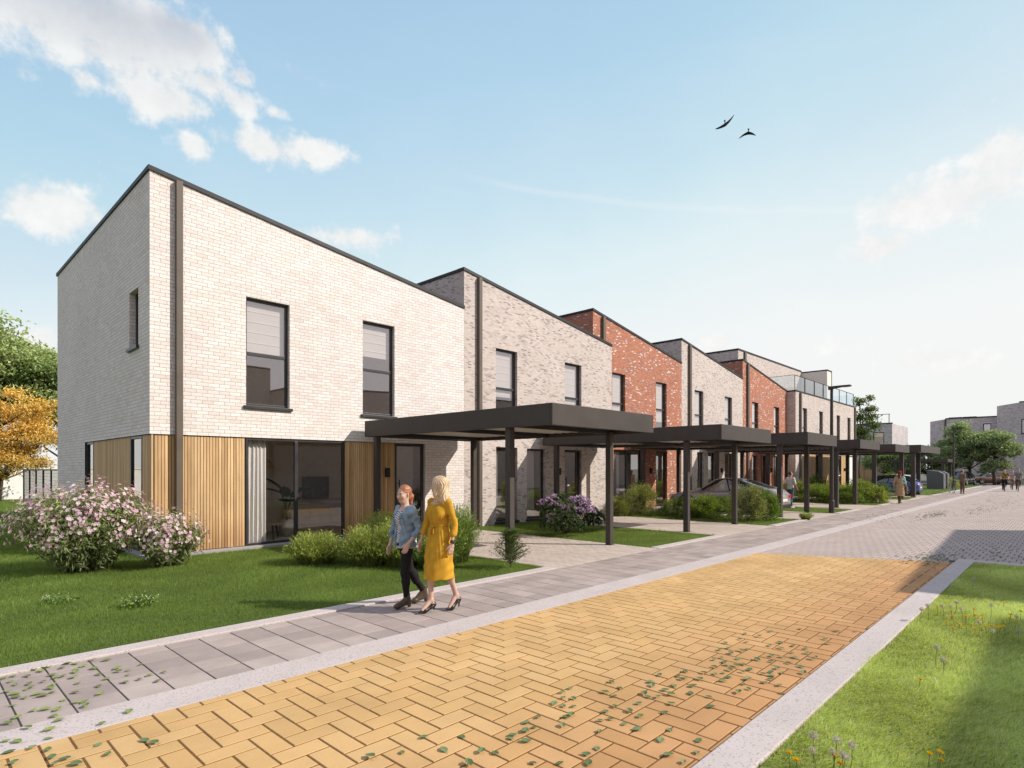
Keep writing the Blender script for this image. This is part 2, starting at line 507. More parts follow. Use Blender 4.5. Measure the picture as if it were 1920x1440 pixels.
CLOUDS = [(130, 10, 360, 120, 1.0), (330, 60, 130, 90, .9), (185, 92, 150, 42, .8), (160, 150, 34, 24, .6), (310, 190, 95, 36, 1.0), (395, 155, 55, 26, .75), (445, 190, 60, 36, .85), (455, 145, 36, 26, .8), (515, 210, 24, 14, .7),
          (365, 278, 40, 34, 1.0), (490, 272, 105, 38, 1.15), (590, 285, 55, 24, 1.0), (100, 395, 150, 52, .95), (650, 445, 90, 30, 1.15), (1790, 365, 190, 44, .95), (1885, 300, 80, 45, .95), (1650, 465, 60, 26, .8), (1700, 680, 170, 26, .7), (1560, 645, 80, 18, .7), (1350, 640, 80, 20, .7), (70, 640, 60, 26, .9)]
ae = t.cxyz(az, el, 0.0)
dens = -0.75
for (px, py, rx, ry, k) in CLOUDS:
    a0, e0 = sky_dir(px, py); a1, _ = sky_dir(px + rx, py); _, e1 = sky_dir(px, py - ry)
    ra, re = abs(a1 - a0), abs(e1 - e0)
    nd = t.new('ShaderNodeVectorMath', operation='MULTIPLY_ADD')
    t.put(nd, 0, ae); t.put(nd, 1, (1 / ra, 1 / re, 0)); t.put(nd, 2, (-a0 / ra, -e0 / re, 0))
    dens = t.m('MAXIMUM', t.m('MULTIPLY_ADD', t.vm('LENGTH', nd.outputs[0]), -k, 1.15 * k), dens)
tex = t.m('MULTIPLY_ADD', warp, 2.2, -1.1)
tex = t.m('ADD', tex, t.m('MULTIPLY_ADD', warp2, 2.6, -1.3))
cm = t.rng(t.m('ADD', dens, tex), -0.02, 0.85, 0, 1, True)
# thin cirrus streaks
st = t.noise(t.cxyz(t.m('MULTIPLY', az, 2.0), t.m('MULTIPLY', t.m('ADD', el, t.m('MULTIPLY', az, -0.12)), 26.0), 0.0), 1.0, 2, 0.55)
cir = t.m('MULTIPLY', t.rng(st, 0.52, 0.85, 0, 0.5, True), t.rng(el, 0.02, 0.3, 1, 0.25))
a0, e0 = sky_dir(880, 332); a1, e1 = sky_dir(1500, 395)
sl = (e1 - e0) / (a1 - a0)
ct = t.m('SUBTRACT', t.m('SUBTRACT', el, e0), t.m('MULTIPLY', t.m('SUBTRACT', az, a0), sl))
ctm = t.m('MULTIPLY', t.rng(t.m('ABSOLUTE', t.m('ADD', ct, t.m('MULTIPLY', t.m('SUBTRACT', warp2, 0.5), 0.012))), 0.0, 0.008, 0.32, 0, True), t.rng(az, a0 + 0.05, a0 - 0.1, 0, 1, True))
ctm = t.m('MULTIPLY', ctm, t.rng(az, sky_dir(1920, 430)[0] - 0.05, sky_dir(1500, 400)[0], 0, 1, True))
cir = t.m('MAXIMUM', cir, ctm)
BGS = 0.13
nish = t.vm('MINIMUM', t.vm('MULTIPLY', sky.outputs[0], (3.2, 3.1, 2.5)), (6.5, 7.0, 7.1))
side = t.m('MULTIPLY', t.m('SUBTRACT', az, ANG), t.rng(el, 0.0, 0.25, 0, 1))
eff = t.m('ADD', el, t.m('ADD', t.m('MULTIPLY', t.m('MAXIMUM', side, 0.0), 0.24), t.m('MULTIPLY', t.m('MINIMUM', side, 0.0), 0.10)))
eff = t.m('ADD', eff, t.m('MULTIPLY', t.m('SUBTRACT', warp, 0.5), t.rng(el, 0.0, 0.3, 0, 0.10)))
dg = lambda d: (d + 10) / 100.0
grad = t.ramp(t.rng(eff, math.radians(-10), math.radians(90)), [(dg(-8), (.42, .42, .38)), (dg(-.5), (.935, .93, .90)), (dg(9), (.915, .935, .93)), (dg(18), (.76, .87, .91)), (dg(25), (.585, .755, .865)), (dg(34), (.45, .66, .82)), (dg(46), (.35, .54, .755)), (dg(88), (.34, .40, .66))])
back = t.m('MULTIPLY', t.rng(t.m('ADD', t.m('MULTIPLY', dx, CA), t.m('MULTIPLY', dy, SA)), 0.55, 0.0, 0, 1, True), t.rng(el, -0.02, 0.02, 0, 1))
skyc = t.mix(0.88, nish, t.vm('MULTIPLY', grad, (1 / BGS, 1 / BGS, 1 / BGS)))
skyc = t.mix(t.m('MULTIPLY', back, 0.45), skyc, (5.5, 5.05, 6.2, 1))  # lilac added to the unseen sky behind the camera, to tint the shade
skyc = t.mix(t.m('MULTIPLY', cir, 0.6), skyc, (7.1, 7.25, 7.25, 1))
shade = t.rng(t.m('ADD', dens, t.m('MULTIPLY', t.m('SUBTRACT', warp, 0.5), 0.9)), 0.30, 0.95, 0, 1, True)
shade = t.m('MULTIPLY', shade, t.rng(el, 0.49, 0.60, 0, 1, True))
lump = t.rng(warp2, 0.35, 0.7, 0.90, 1.02)
ccol = t.vm('MULTIPLY', t.mix(shade, (7.35, 7.35, 7.25, 1), (4.5, 4.75, 5.25, 1)), t.cxyz(lump, lump, lump))
skyc = t.mix(t.m('MULTIPLY', cm, 0.92), skyc, ccol)
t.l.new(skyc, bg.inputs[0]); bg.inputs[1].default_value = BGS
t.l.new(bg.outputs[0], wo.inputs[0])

sd = bpy.data.lights.new('Sun', 'SUN'); sd.energy = 5.15; sd.angle = math.radians(0.55); sd.color = (1.0, 0.94, 0.85)
so = bpy.data.objects.new('Sun', sd); COL.objects.link(so); so.location = (20, -30, 30)
so.rotation_euler = (-SUN).to_track_quat('-Z', 'Y').to_euler()

cd = bpy.data.cameras.new('Camera'); cam = bpy.data.objects.new('Camera', cd); COL.objects.link(cam)
cam.location = (0, 0, CAMH); cam.rotation_euler = (PI / 2, 0, ANG - PI / 2)
cd.sensor_width = 36.0; cd.lens = F / 1920 * 36.0; cd.shift_y = (HZ - 720) / 1920; cd.clip_end = 3000; cd.clip_start = 0.05
SC.camera = cam
SC.view_settings.view_transform = 'Standard'; SC.view_settings.look = 'None'; SC.view_settings.exposure = 0
SC.render.engine = 'CYCLES'
SC.cycles.max_bounces = 10; SC.cycles.transparent_max_bounces = 12; SC.cycles.diffuse_bounces = 7; SC.cycles.glossy_bounces = 3
SC.cycles.use_denoising = True
SC.cycles.caustics_reflective = False; SC.cycles.caustics_refractive = False

# ==================================================================== SETTING
def clip_poly(P, a, b, c):
    """keep a*x+b*y<=c"""
    out = []
    for i in range(len(P)):
        p, q = P[i], P[(i + 1) % len(P)]
        sp, sq = a * p[0] + b * p[1] - c, a * q[0] + b * q[1] - c
        if sp <= 0: out.append(p)
        if sp * sq < 0:
            k = sp / (sp - sq); out.append((p[0] + (q[0] - p[0]) * k, p[1] + (q[1] - p[1]) * k))
    return out


def area(P):
    return abs(sum(P[i][0] * P[(i + 1) % len(P)][1] - P[(i + 1) % len(P)][0] * P[i][1] for i in range(len(P)))) / 2


def pavers(name, polys, mat, colf, ztop=0.0, zlow=-0.03, gap=0.006, bev=0.006, wob=0.0007, gx=None):
    V, C, F4 = [], [], []
    FN = {}
    for P in polys:
        cx = sum(p[0] for p in P) / len(P); cy = sum(p[1] for p in P) / len(P)
        z = ztop + random.uniform(-wob, wob)
        tx, ty = random.uniform(-wob, wob) * 4, random.uniform(-wob, wob) * 4
        col = colf(cx, cy)
        n = len(P); b = len(V)
        for g, zz in ((gap * .5, zlow), (gap * .5, z - bev * .8), (gap * .5 + bev, z)):
            for p in P:
                ex, ey = p[0] - cx, p[1] - cy
                x = p[0] - math.copysign(min(g if gx is None else g - gap * .5 + gx * .5, abs(ex)), ex); y = p[1] - math.copysign(min(g, abs(ey)), ey)
                V.append((x, y, zz + tx * ex + ty * ey)); C.append(col)
        for r in range(2):
            for i in range(n):
                j = (i + 1) % n
                F4.append((b + r * n + i, b + r * n + j, b + (r + 1) * n + j, b + (r + 1) * n + i))
        FN.setdefault(n, []).append(tuple(b + 2 * n + i for i in range(n)))
    me = np_mesh(name, V, [F4] + list(FN.values()), np.array(C))
    return tag(link(name, me, mat), kind='structure')


def sheet(name, x0, x1, y0, y1, z, mat):
    mb = MB(); mb.poly([(x0, y0, z), (x1, y0, z), (x1, y1, z), (x0, y1, z)])
    return tag(mb.build(name, mat), kind='structure')


sheet('ground', -900, 900, -900, 900, -0.09, M['earth'])

# the yellow herringbone field ends on a line from (13.2,5.1) to (14.62,1.72)
EA, EB = 5.1 - 1.72, 14.62 - 13.2
EC = EA * 13.2 + EB * 5.1
W0 = 0.1705
X_OFF, Y_OFF = 1.025, 4.842
yel, gre = [], []
i0, i1 = int((-1.5 - X_OFF) / W0), int((15.5 - X_OFF) / W0)
j0, j1 = int((1.70 - Y_OFF) / W0) - 2, int((5.12 - Y_OFF) / W0) + 2
for i in range(i0, i1):
    for j in range(j0, j1):
        x, y = X_OFF + i * W0, Y_OFF + j * W0
        # X brick above the reference Y brick: cells (-1,0),(0,0); Y brick: cells (0,-1),(0,-2)
        kk = (i - j + 1) % 4
        if kk == 0: P = [(x, y), (x + 2 * W0, y), (x + 2 * W0, y + W0), (x, y + W0)]
        elif kk == 3: P = [(x, y), (x + W0, y), (x + W0, y + 2 * W0), (x, y + 2 * W0)]
        else: continue
        P = clip_poly(P, 0, -1, -1.72)
        P = clip_poly(P, 0, 1, 5.105) if len(P) > 2 else P
        P = clip_poly(P, EA, EB, EC) if len(P) > 2 else P
        if len(P) > 2 and area(P) > 4e-4: yel.append(P)
YC = [(0.56, 0.352, 0.150), (0.572, 0.362, 0.158), (0.548, 0.342, 0.143), (0.58, 0.37, 0.165), (0.56, 0.35, 0.149), (0.535, 0.331, 0.137)]


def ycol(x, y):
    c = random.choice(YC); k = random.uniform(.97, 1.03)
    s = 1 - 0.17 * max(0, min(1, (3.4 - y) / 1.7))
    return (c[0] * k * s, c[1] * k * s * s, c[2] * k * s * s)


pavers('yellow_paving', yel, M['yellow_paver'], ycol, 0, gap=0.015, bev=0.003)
mb = MB(); mb.poly([(-3, 1.70, -0.0045), (14.61, 1.70, -0.0045), (13.2, 5.1, -0.0045), (-3, 5.1, -0.0045)])
tag(mb.build('paving_sand', M['sand_joint']), kind='structure')

# grey carriageway beyond it
L, Wd = 0.34, 0.178
for i in range(int(12.8 / L), int(86 / L)):
    x = i * L
    jo = (i % 2) * 0.5
    for j in range(-22, 31):
        y = (j + jo) * Wd - 0.04
        if x > 45 and y < -1.5: continue
        P = [(x, y), (x + L, y), (x + L, y + Wd), (x, y + Wd)]
        P = clip_poly(P, 0, 1, 5.105)
        if len(P) > 2: P = clip_poly(P, -EA, -EB, -EC)
        if len(P) > 2 and area(P) > 4e-4: gre.append(P)
gre = [P for P in gre if not (sum(p[0] for p in P) / len(P) < 15.35 and sum(p[1] for p in P) / len(P) < 1.74)]
GC = [(0.415, 0.34, 0.30), (0.43, 0.352, 0.312), (0.40, 0.327, 0.288), (0.445, 0.366, 0.322)]


def gcol(x, y):
    c = GC[0] if random.random() < .6 else random.choice(GC); k = random.uniform(.98, 1.02); return (c[0] * k, c[1] * k, c[2] * k)


pavers('road', gre, M['grey_paver'], gcol, 0, gap=0.017, bev=0.003, wob=0.0002, gx=0.006)
sheet('road_bed', 13.0, 110, -4.2, 5.1, -0.0062, M['dark_joint'])
sheet('asphalt_street', 86.2, 98, -60, 40, -0.010, plain('asphalt', (0.05, 0.05, 0.052), 0.9, var=0.15, scale=5))

# pavement slabs
sl = []
for i in range(-6, 250):
    x = -0.02 + i * 0.3355
    for (ya, yb) in ((5.53, 5.83), (5.83, 6.155), (6.155, 6.48), (6.48, 6.805), (6.805, 7.0)):
        sl.append([(x, ya), (x + 0.3355, ya), (x + 0.3355, yb), (x, yb)])
SLC = [(0.365, 0.298, 0.268), (0.385, 0.315, 0.282), (0.345, 0.28, 0.25), (0.40, 0.33, 0.295), (0.325, 0.264, 0.238)]


def scol(x, y):
    c = random.choice(SLC); k = random.uniform(.95, 1.05); return (c[0] * k, c[1] * k, c[2] * k)


pavers('pavement', sl, M['slab'], scol, 0.002, gap=0.012, bev=0.003)
sheet('pavement_bed', -2.2, 86, 5.5, 7.02, -0.004, M['dark_joint'])


def kerb(name, pts_boxes, z=0.012, bevel=0.008):
    mb = MB()
    for (x0, x1, y0, y1) in pts_boxes: mb.box(x0, x1, y0, y1, -0.12, z)
    return tag(mb.build(name, M['kerb'], bevel=bevel), kind='structure')


kerb('drain_strip', [(-2, 86, 5.105, 5.53)], 0.004, 0.003)
DRIVES = [(8.55, 12.33), (15.9, 19.72), (22.9, 26.95), (30.2, 34.25), (37.6, 41.6), (45.1, 49.4)]
segs = []
edges = [-2.0] + [v for d in DRIVES for v in d] + [80.0]
for a, b in zip(edges[0::2], edges[1::2]):
    n = 1
    for k in range(n): segs.append((a + (b - a) * k / n + .001, a + (b - a) * (k + 1) / n - .001, 7.0, 7.24))
kerb('lawn_kerb', segs, 0.022)
rk = [(-1, 14.741, 1.43, 1.715)]
kerb('verge_kerb', rk + [(14.742, 15.05, -5, 1.715)], 0.035, 0.01)

# driveways
for di, (a, b) in enumerate(DRIVES):
    P = []
    y1 = 13.88 if di < 2 else 14.8
    nx = int((b - a) / 0.105)
    bw = (b - a) / nx
    for i in range(nx):
        for j in range(-1, int((y1 - 7.0) / 0.21) + 1):
            y = 7.06 + j * 0.21 + (i % 2) * 0.105
            q = [(a + i * bw, y), (a + (i + 1) * bw, y), (a + (i + 1) * bw, y + .21), (a + i * bw, y + .21)]
            q = clip_poly(clip_poly(q, 0, -1, -7.0), 0, 1, y1)
            if len(q) > 2 and area(q) > 2e-4: P.append(q)
    c0 = (0.50, 0.42, 0.36)

    def dcol(x, y):
        k = random.uniform(.88, 1.1); r = random.uniform(-.01, .02); return (c0[0] * k + r, c0[1] * k, c0[2] * k)
    pavers('driveway', P, M['grey_paver'], dcol, 0.006, gap=0.005, bev=0.004)
    sheet('driveway_bed', a, b, 7.0, y1, 0.001, M['drive_joint'])

# lawns: soil sheets plus blades
LAWNS = [(-60, 8.54, 7.245, 13.72), (-60, 3.6, 13.72, 120)]
for k in range(len(DRIVES)):
    a = DRIVES[k][1]; b = DRIVES[k + 1][0] if k + 1 < len(DRIVES) else 80
    LAWNS.append((a + .02, b - .02, 7.245, 13.86 if k < 1 else 14.8))
for (a, b, c, d) in LAWNS: sheet('lawn', a, b, c, d, 0.0, M['soil'])
sheet('verge', -3, 14.74, -40, 1.432, 0.01, M['soil'])
sheet('far_lawn', 60, 86, 7.3, 40, -0.005, M['soil'])
sheet('back_garden', 3.7, 60, 24.3, 120, -0.005, M['soil'])


def blades(name, rects, hgt, wid, lean, cols, label, seg2=False, keep=None, clump=0.5):
    A = []
    for (x0, x1, y0, y1, den, sc) in rects:
        n = int((x1 - x0) * (y1 - y0) * den)
        p = np.empty((n, 3)); p[:, 0] = RNG.uniform(x0, x1, n); p[:, 1] = RNG.uniform(y0, y1, n); p[:, 2] = sc
        A.append(p)
    A = np.concatenate(A)
    if keep is not None: A = A[keep(A[:, 0], A[:, 1])]
    n = len(A)
    x, y, s = A.T
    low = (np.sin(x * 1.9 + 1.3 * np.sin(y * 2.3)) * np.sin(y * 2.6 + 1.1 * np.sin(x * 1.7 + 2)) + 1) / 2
    mid = (np.sin(x * 9 + 2 * np.sin(y * 11)) * np.sin(y * 8 + 2 * np.sin(x * 7)) + 1) / 2
    h = hgt * s * RNG.uniform(0.55, 1.25, n) * (1 - clump * 0.5 + clump * (0.6 * low + 0.4 * mid))
    th = RNG.uniform(0, 2 * PI, n)
    ld = RNG.uniform(0, 2 * PI, n) * 0.55 + 2.2 + low * 2.0
    le = lean * h * RNG.uniform(0.2, 1.3, n)
    wv = wid * s * RNG.uniform(0.7, 1.3, n)
    ux, uy = np.cos(th) * wv / 2, np.sin(th) * wv / 2
    z0 = np.zeros(n) - 0.002
    ci = RNG.integers(0, len(cols), n)
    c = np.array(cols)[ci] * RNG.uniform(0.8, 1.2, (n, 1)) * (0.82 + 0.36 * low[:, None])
    tip = np.stack([x + np.cos(ld) * le, y + np.sin(ld) * le, h], 1)
    bl = np.stack([x - ux, y - uy, z0], 1); br = np.stack([x + ux, y + uy, z0], 1)
    if not seg2:
        V = np.stack([bl, br, tip], 1).reshape(-1, 3)
        Fc = [np.arange(3 * n).reshape(-1, 3)]
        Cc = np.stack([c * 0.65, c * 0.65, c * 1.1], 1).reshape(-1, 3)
    else:
        mx = np.stack([x + np.cos(ld) * le * .35, y + np.sin(ld) * le * .35, h * .62], 1)
        ml = mx - np.stack([ux * .8, uy * .8, 0 * h], 1); mr = mx + np.stack([ux * .8, uy * .8, 0 * h], 1)
        V = np.stack([bl, br, mr, ml, tip], 1).reshape(-1, 3)
        b = np.arange(n) * 5
        Fc = [np.stack([b, b + 1, b + 2, b + 3], 1), np.stack([b + 3, b + 2, b + 4], 1)]
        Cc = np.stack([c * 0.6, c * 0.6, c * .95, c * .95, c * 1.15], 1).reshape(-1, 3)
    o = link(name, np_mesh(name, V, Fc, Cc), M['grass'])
    return tag(o, label, 'grass', kind='stuff')


GR = [(0.205, 0.30, 0.06), (0.25, 0.34, 0.08), (0.165, 0.26, 0.05), (0.31, 0.37, 0.11), (0.22, 0.315, 0.065)]
rects = [(0.3, 8.53, 7.25, 9.4, 6500, 0.8), (0.5, 8.53, 9.4, 13.74, 3600, 1.0), (0.8, 3.62, 13.7, 24, 1800, 1.35), (1.5, 9, 24.5, 45, 320, 2.2), (12.36, 15.88, 7.25, 13.84, 2200, 1.0),
         (19.75, 22.88, 7.25, 14.75, 1100, 1.1), (26.98, 30.18, 7.25, 14.75, 600, 1.3), (34.28, 37.58, 7.25, 14.2, 400, 1.5), (41.63, 45.08, 7.25, 14.2, 300, 1.7), (49.43, 75, 7.25, 12, 90, 2.2)]
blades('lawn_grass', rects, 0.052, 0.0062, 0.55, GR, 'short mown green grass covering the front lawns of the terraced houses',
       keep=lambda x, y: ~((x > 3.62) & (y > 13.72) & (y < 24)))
VG = [(0.53, 0.65, 0.15), (0.60, 0.70, 0.20), (0.40, 0.54, 0.11), (0.66, 0.71, 0.31), (0.53, 0.61, 0.17), (0.72, 0.69, 0.40)]
blades('verge_grass', [(2.6, 6.5, -0.2, 1.42, 24000, 0.9), (6.5, 14.6, 0.1, 1.42, 10500, 1.05), (2.6, 14.6, 1.40, 1.475, 7000, 0.8)], 0.056, 0.0042, 1.55, VG,
       'longer rough grass with dry tips on the verge at the right', seg2=True, clump=0.9,
       keep=lambda x, y: (y < 1.425 + 0.05 * np.maximum(0, np.sin(x * 3.1) + np.sin(x * 7.7) * .6 + RNG.uniform(-.5, .3, len(x)))))


# ===================================================================== HOUSES
def boxm(mb, fm, u0, u1, w0, w1, z0, z1, col=None):
    a, b = fm(u0, w0, z0), fm(u1, w1, z1)
    mb.box(a[0], b[0], a[1], b[1], a[2], b[2], col)


def wall_face(mb, fm, u0, u1, z0, top, openings, reveal=0.16, empties=()):
    """brick face at w=0 with real openings; top(u) is the roof line"""
    ops = list(openings) + list(empties)
    us = sorted({u0, u1} | {v for o in ops for v in o[:2] if u0 < v < u1})
    zs = sorted({z0} | {v for o in ops for v in o[2:4] if v > z0})
    for i in range(len(us) - 1):
        a, b = us[i], us[i + 1]; uc = (a + b) / 2
        for j in range(len(zs)):
            c = zs[j]
            last = j == len(zs) - 1
            if not last:
                d = zs[j + 1]; zc = (c + d) / 2
                if any(o[0] <= uc <= o[1] and o[2] <= zc <= o[3] for o in ops): continue
                mb.poly([fm(a, 0, c), fm(b, 0, c), fm(b, 0, d), fm(a, 0, d)])
            else:
                mb.poly([fm(a, 0, c), fm(b, 0, c), fm(b, 0, top(b)), fm(a, 0, top(a))])
    for o in openings:
        a, b, c, d = o[:4]; r = reveal
        mb.poly([fm(a, 0, c), fm(a, r, c), fm(a, r, d), fm(a, 0, d)])
        mb.poly([fm(b, 0, c), fm(b, 0, d), fm(b, r, d), fm(b, r, c)])
        mb.poly([fm(a, 0, d), fm(a, r, d), fm(b, r, d), fm(b, 0, d)])
        if c > 0.1: mb.poly([fm(a, 0, c), fm(b, 0, c), fm(b, r, c), fm(a, r, c)])


def pane(fm, parent, u0, u1, z0, z1, w, mat='glass'):
    mb = MB(); mb.poly([fm(u0, w, z0), fm(u1, w, z0), fm(u1, w, z1), fm(u0, w, z1)])
    return mb.build('pane', M[mat], parent)


def window(root, fm, u0, u1, z0, z1, trans=None, mull=(), blind=None, sill=True, w=0.10, mat='glass', name='window', t=0.06, d=0.075):
    mb = MB()
    boxm(mb, fm, u0 + .003, u0 + t, w, w + d, z0 + .003, z1 - .003); boxm(mb, fm, u1 - t, u1 - .003, w, w + d, z0 + .003, z1 - .003)
    boxm(mb, fm, u0 + t, u1 - t, w, w + d, z1 - t, z1 - .003); boxm(mb, fm, u0 + t, u1 - t, w, w + d, z0 + .003, z0 + t)
    if trans: boxm(mb, fm, u0 + t, u1 - t, w + .002, w + d, trans - .04, trans + .04)
    for q in mull: boxm(mb, fm, q - .045, q + .045, w + .003, w + d, z0 + t, z1 - t)
    f = mb.build(name, M['frame'], root, bevel=0.005)
    zz = [z0 + t] + ([trans - .04, trans + .04] if trans else []) + [z1 - t]
    uu = [u0 + t] + [v for q in mull for v in (q - .045, q + .045)] + [u1 - t]
    for i in range(0, len(uu), 2):
        for j in range(0, len(zz), 2): pane(fm, f, uu[i], uu[i + 1], zz[j], zz[j + 1], w + .035, mat)
    if sill:
        mb = MB(); boxm(mb, fm, u0 - .06, u1 + .06, -.06, w + .02, z0 - .075, z0 - .003)
        mb.build('sill', M['frame'], f, bevel=0.006)
    if blind:
        zb = blind if blind > 1 else z1 - t
        mb = MB()
        boxm(mb, fm, u0 + t + .01, u1 - t - .01, w + d + .03, w + d + .036, zb, z1 - t)
        b = mb.build('blind', M['blind'], f)
        mb = MB(); z = z1 - t - .22
        while z > zb - .01:
            boxm(mb, fm, u0 + t + .01, u1 - t - .01, w + d + .020, w + d + .0299, z - .008, z + .008); z -= .245
        mb.build('blind_rail', M['blind_line'], f)
    return f


WOODC = [(0.60, 0.385, 0.19), (0.55, 0.345, 0.165), (0.64, 0.42, 0.215), (0.50, 0.305, 0.14), (0.66, 0.45, 0.24), (0.57, 0.36, 0.175)]


def slats(root, fm, spans, z0, z1, w0=0.035, pitch=0.064, label=None):
    for (a, b) in spans:
        mb = MB()
        n = max(1, round((b - a) / pitch)); p = (b - a) / n
        for i in range(n):
            c = random.choice(WOODC); k = random.uniform(.9, 1.08)
            boxm(mb, fm, a + i * p + .006, a + (i + 1) * p - .006, w0, w0 + .03, z0, z1, (c[0] * k, c[1] * k, c[2] * k))
        boxm(mb, fm, a, b, w0 + .035, w0 + .045, z0, z1, (0.10, 0.06, 0.03))
        mb.build('timber_cladding', M['wood'], root)


def wall_lamp(root, u, Yf, z=1.76, w=0.0):
    mb = MB(); mb.box(u - .055, u + .055, Yf + w - .10, Yf + w - .002, z - .13, z + .13)
    return mb.build('wall_lamp', M['black'], root, bevel=0.006)


def downpipe(root, u, Yf, ztop, z0=0.02, wd=.13):
    mb = MB(); mb.box(u - wd / 2, u + wd / 2, Yf - .125, Yf - .004, z0, ztop)
    mb.box(u - wd / 2 - .012, u + wd / 2 + .012, Yf - .135, Yf - .004, 0.9, .94)
    return mb.build('downpipe', M['pipe'], root, bevel=0.006)


def door(root, fm, u0, u1, z0, z1, solid=None, w=0.09):
    f = window(root, fm, u0, u1, z0, z1, w=w, sill=False, name='door', t=.075)
    if solid:
        mb = MB(); boxm(mb, fm, u0 + .08, u1 - .08, w + .015, w + .034, z0 + .08, z1 - .08); mb.build('door_leaf', M[solid], f)
    mb = MB()
    a = fm(u0 + .13, w - .055, .75); b = fm(u0 + .13, w - .055, 1.55)
    mb.tube([a, b], .016, 8)
    for z in (.85, 1.45): mb.tube([fm(u0 + .13, w - .055, z), fm(u0 + .13, w + .02, z)], .012, 6)
    mb.build('handle', M['black'], f)
    return f


def house(label, X0, X1, Yf, Yb, zl, zr, mat, front, empties=(), left=(), left_empty=(), coping_over=0.0, right_face=True, group=None, cat='house', z0=0.0, room=6.2, part=.55):
    root = thing('terraced_house', label, cat, ((X0 + X1) / 2, (Yf + Yb) / 2, 0), 0, group)
    fm = lambda u, w_, z: (u, Yf + w_, z)
    fl = lambda u, w_, z: (X0 + w_, u, z)
    fr = lambda u, w_, z: (X1 - w_, u, z)
    fb = lambda u, w_, z: (u, Yb - w_, z)
    top = lambda x: zl + (zr - zl) * (x - X0) / (X1 - X0)
    mb = MB()
    wall_face(mb, fm, X0, X1, z0, top, front, empties=empties)
    wall_face(mb, fl, Yf, Yb, z0, lambda y: zl, left, empties=left_empty)
    wall_face(mb, fr, Yf, Yb, z0, lambda y: zr, ())
    wall_face(mb, fb, X0, X1, z0, top, ())
    mb.build('wall', M[mat], root)
    # roof sheet and metal edge
    mb = MB(); e = .03
    mb.poly([(X0 + e, Yf + e, zl - .12), (X1 - e, Yf + e, zr - .12), (X1 - e, Yb - e, zr - .12), (X0 + e, Yb - e, zl - .12)])
    mb.build('roof', M['anthracite'], root)
    mb = MB(); h = .095; o = .035

    def prism(P0, P1):   # along a sloping bar: P = (x,y0,y1,z)
        (x0, a0, b0, q0), (x1, a1, b1, q1) = P0, P1
        v = [(x0, a0, q0), (x1, a1, q1), (x1, b1, q1), (x0, b0, q0), (x0, a0, q0 + h), (x1, a1, q1 + h), (x1, b1, q1 + h), (x0, b0, q0 + h)]
        for q in ((0, 3, 2, 1), (4, 5, 6, 7), (0, 1, 5, 4), (1, 2, 6, 5), (2, 3, 7, 6), (3, 0, 4, 7)): mb.poly([v[i] for i in q])
    prism((X0 - o, Yf - o, Yf + .3, zl - .02), (X1 + .012, Yf - o, Yf + .3, zr - .02))
    prism((X0 - o, Yb - .3, Yb + o, zl - .02), (X1 + .012, Yb - .3, Yb + o, zr - .02))
    mb.box(X0 - o, X0 + .3, Yf + .302, Yb - .302, zl - .02, zl + h - .025)
    mb.build('roof_edge', M['anthracite'], root)
    # rooms behind the glass
    mb = MB(); i = .17
    yb = Yf + room
    zc = 2.78
    mb.poly([(X0 + i, yb, .02), (X1 - i, yb, .02), (X1 - i, yb, min(zl, zr) - .6), (X0 + i, yb, min(zl, zr) - .6)])
    mb.poly([(X0 + i, Yf + i, zc), (X1 - i, Yf + i, zc), (X1 - i, yb, zc), (X0 + i, yb, zc)])
    mb.poly([(X0 + i, Yf + i, zc + .3), (X1 - i, Yf + i, zc + .3), (X1 - i, yb, zc + .3), (X0 + i, yb, zc + .3)])
    mb.poly([(X0 + i, Yf + i, min(zl, zr) - .6), (X1 - i, Yf + i, min(zl, zr) - .6), (X1 - i, yb, min(zl, zr) - .6), (X0 + i, yb, min(zl, zr) - .6)])
    for xx in (X1 - i, X0 + (X1 - X0) * part): mb.poly([(xx, Yf + i + .15, .02), (xx, yb, .02), (xx, yb, min(zl, zr) - .6), (xx, Yf + i + .15, min(zl, zr) - .6)])
    mb.build('interior_walls', M['interior'], root)
    mb = MB(); mb.poly([(X0 + i, Yf + .1, .03), (X1 - i, Yf + .1, .03), (X1 - i, yb, .03), (X0 + i, yb, .03)])
    mb.build('floor', M['parquet'], root)
    return root, fm, fl, top


def curtain(label, u0, u1, z0, z1, Y, folds=5):
    n = folds * 12; V = []
    for k in range(n + 1):
        s = k / n; x = u0 + (u1 - u0) * s
        for z, amp in ((z1, .016), (z1 - .5, .024), (z0 + .4, .03), (z0, .032)):
            V.append((x + .008 * math.sin(s * 9 + z * 2), Y + amp * math.sin(s * folds * 2 * PI) + .012 * math.sin(s * 5 + z), z))
    Fq = [(k * 4 + j, (k + 1) * 4 + j, (k + 1) * 4 + j + 1, k * 4 + j + 1) for k in range(n) for j in range(3)]
    return tag(link('curtain', np_mesh('curtain', V, [Fq]), M['curtain'], smooth=True), label, 'curtain', 'linen curtains behind the ground floor windows')


GRP = 'houses of the terrace'
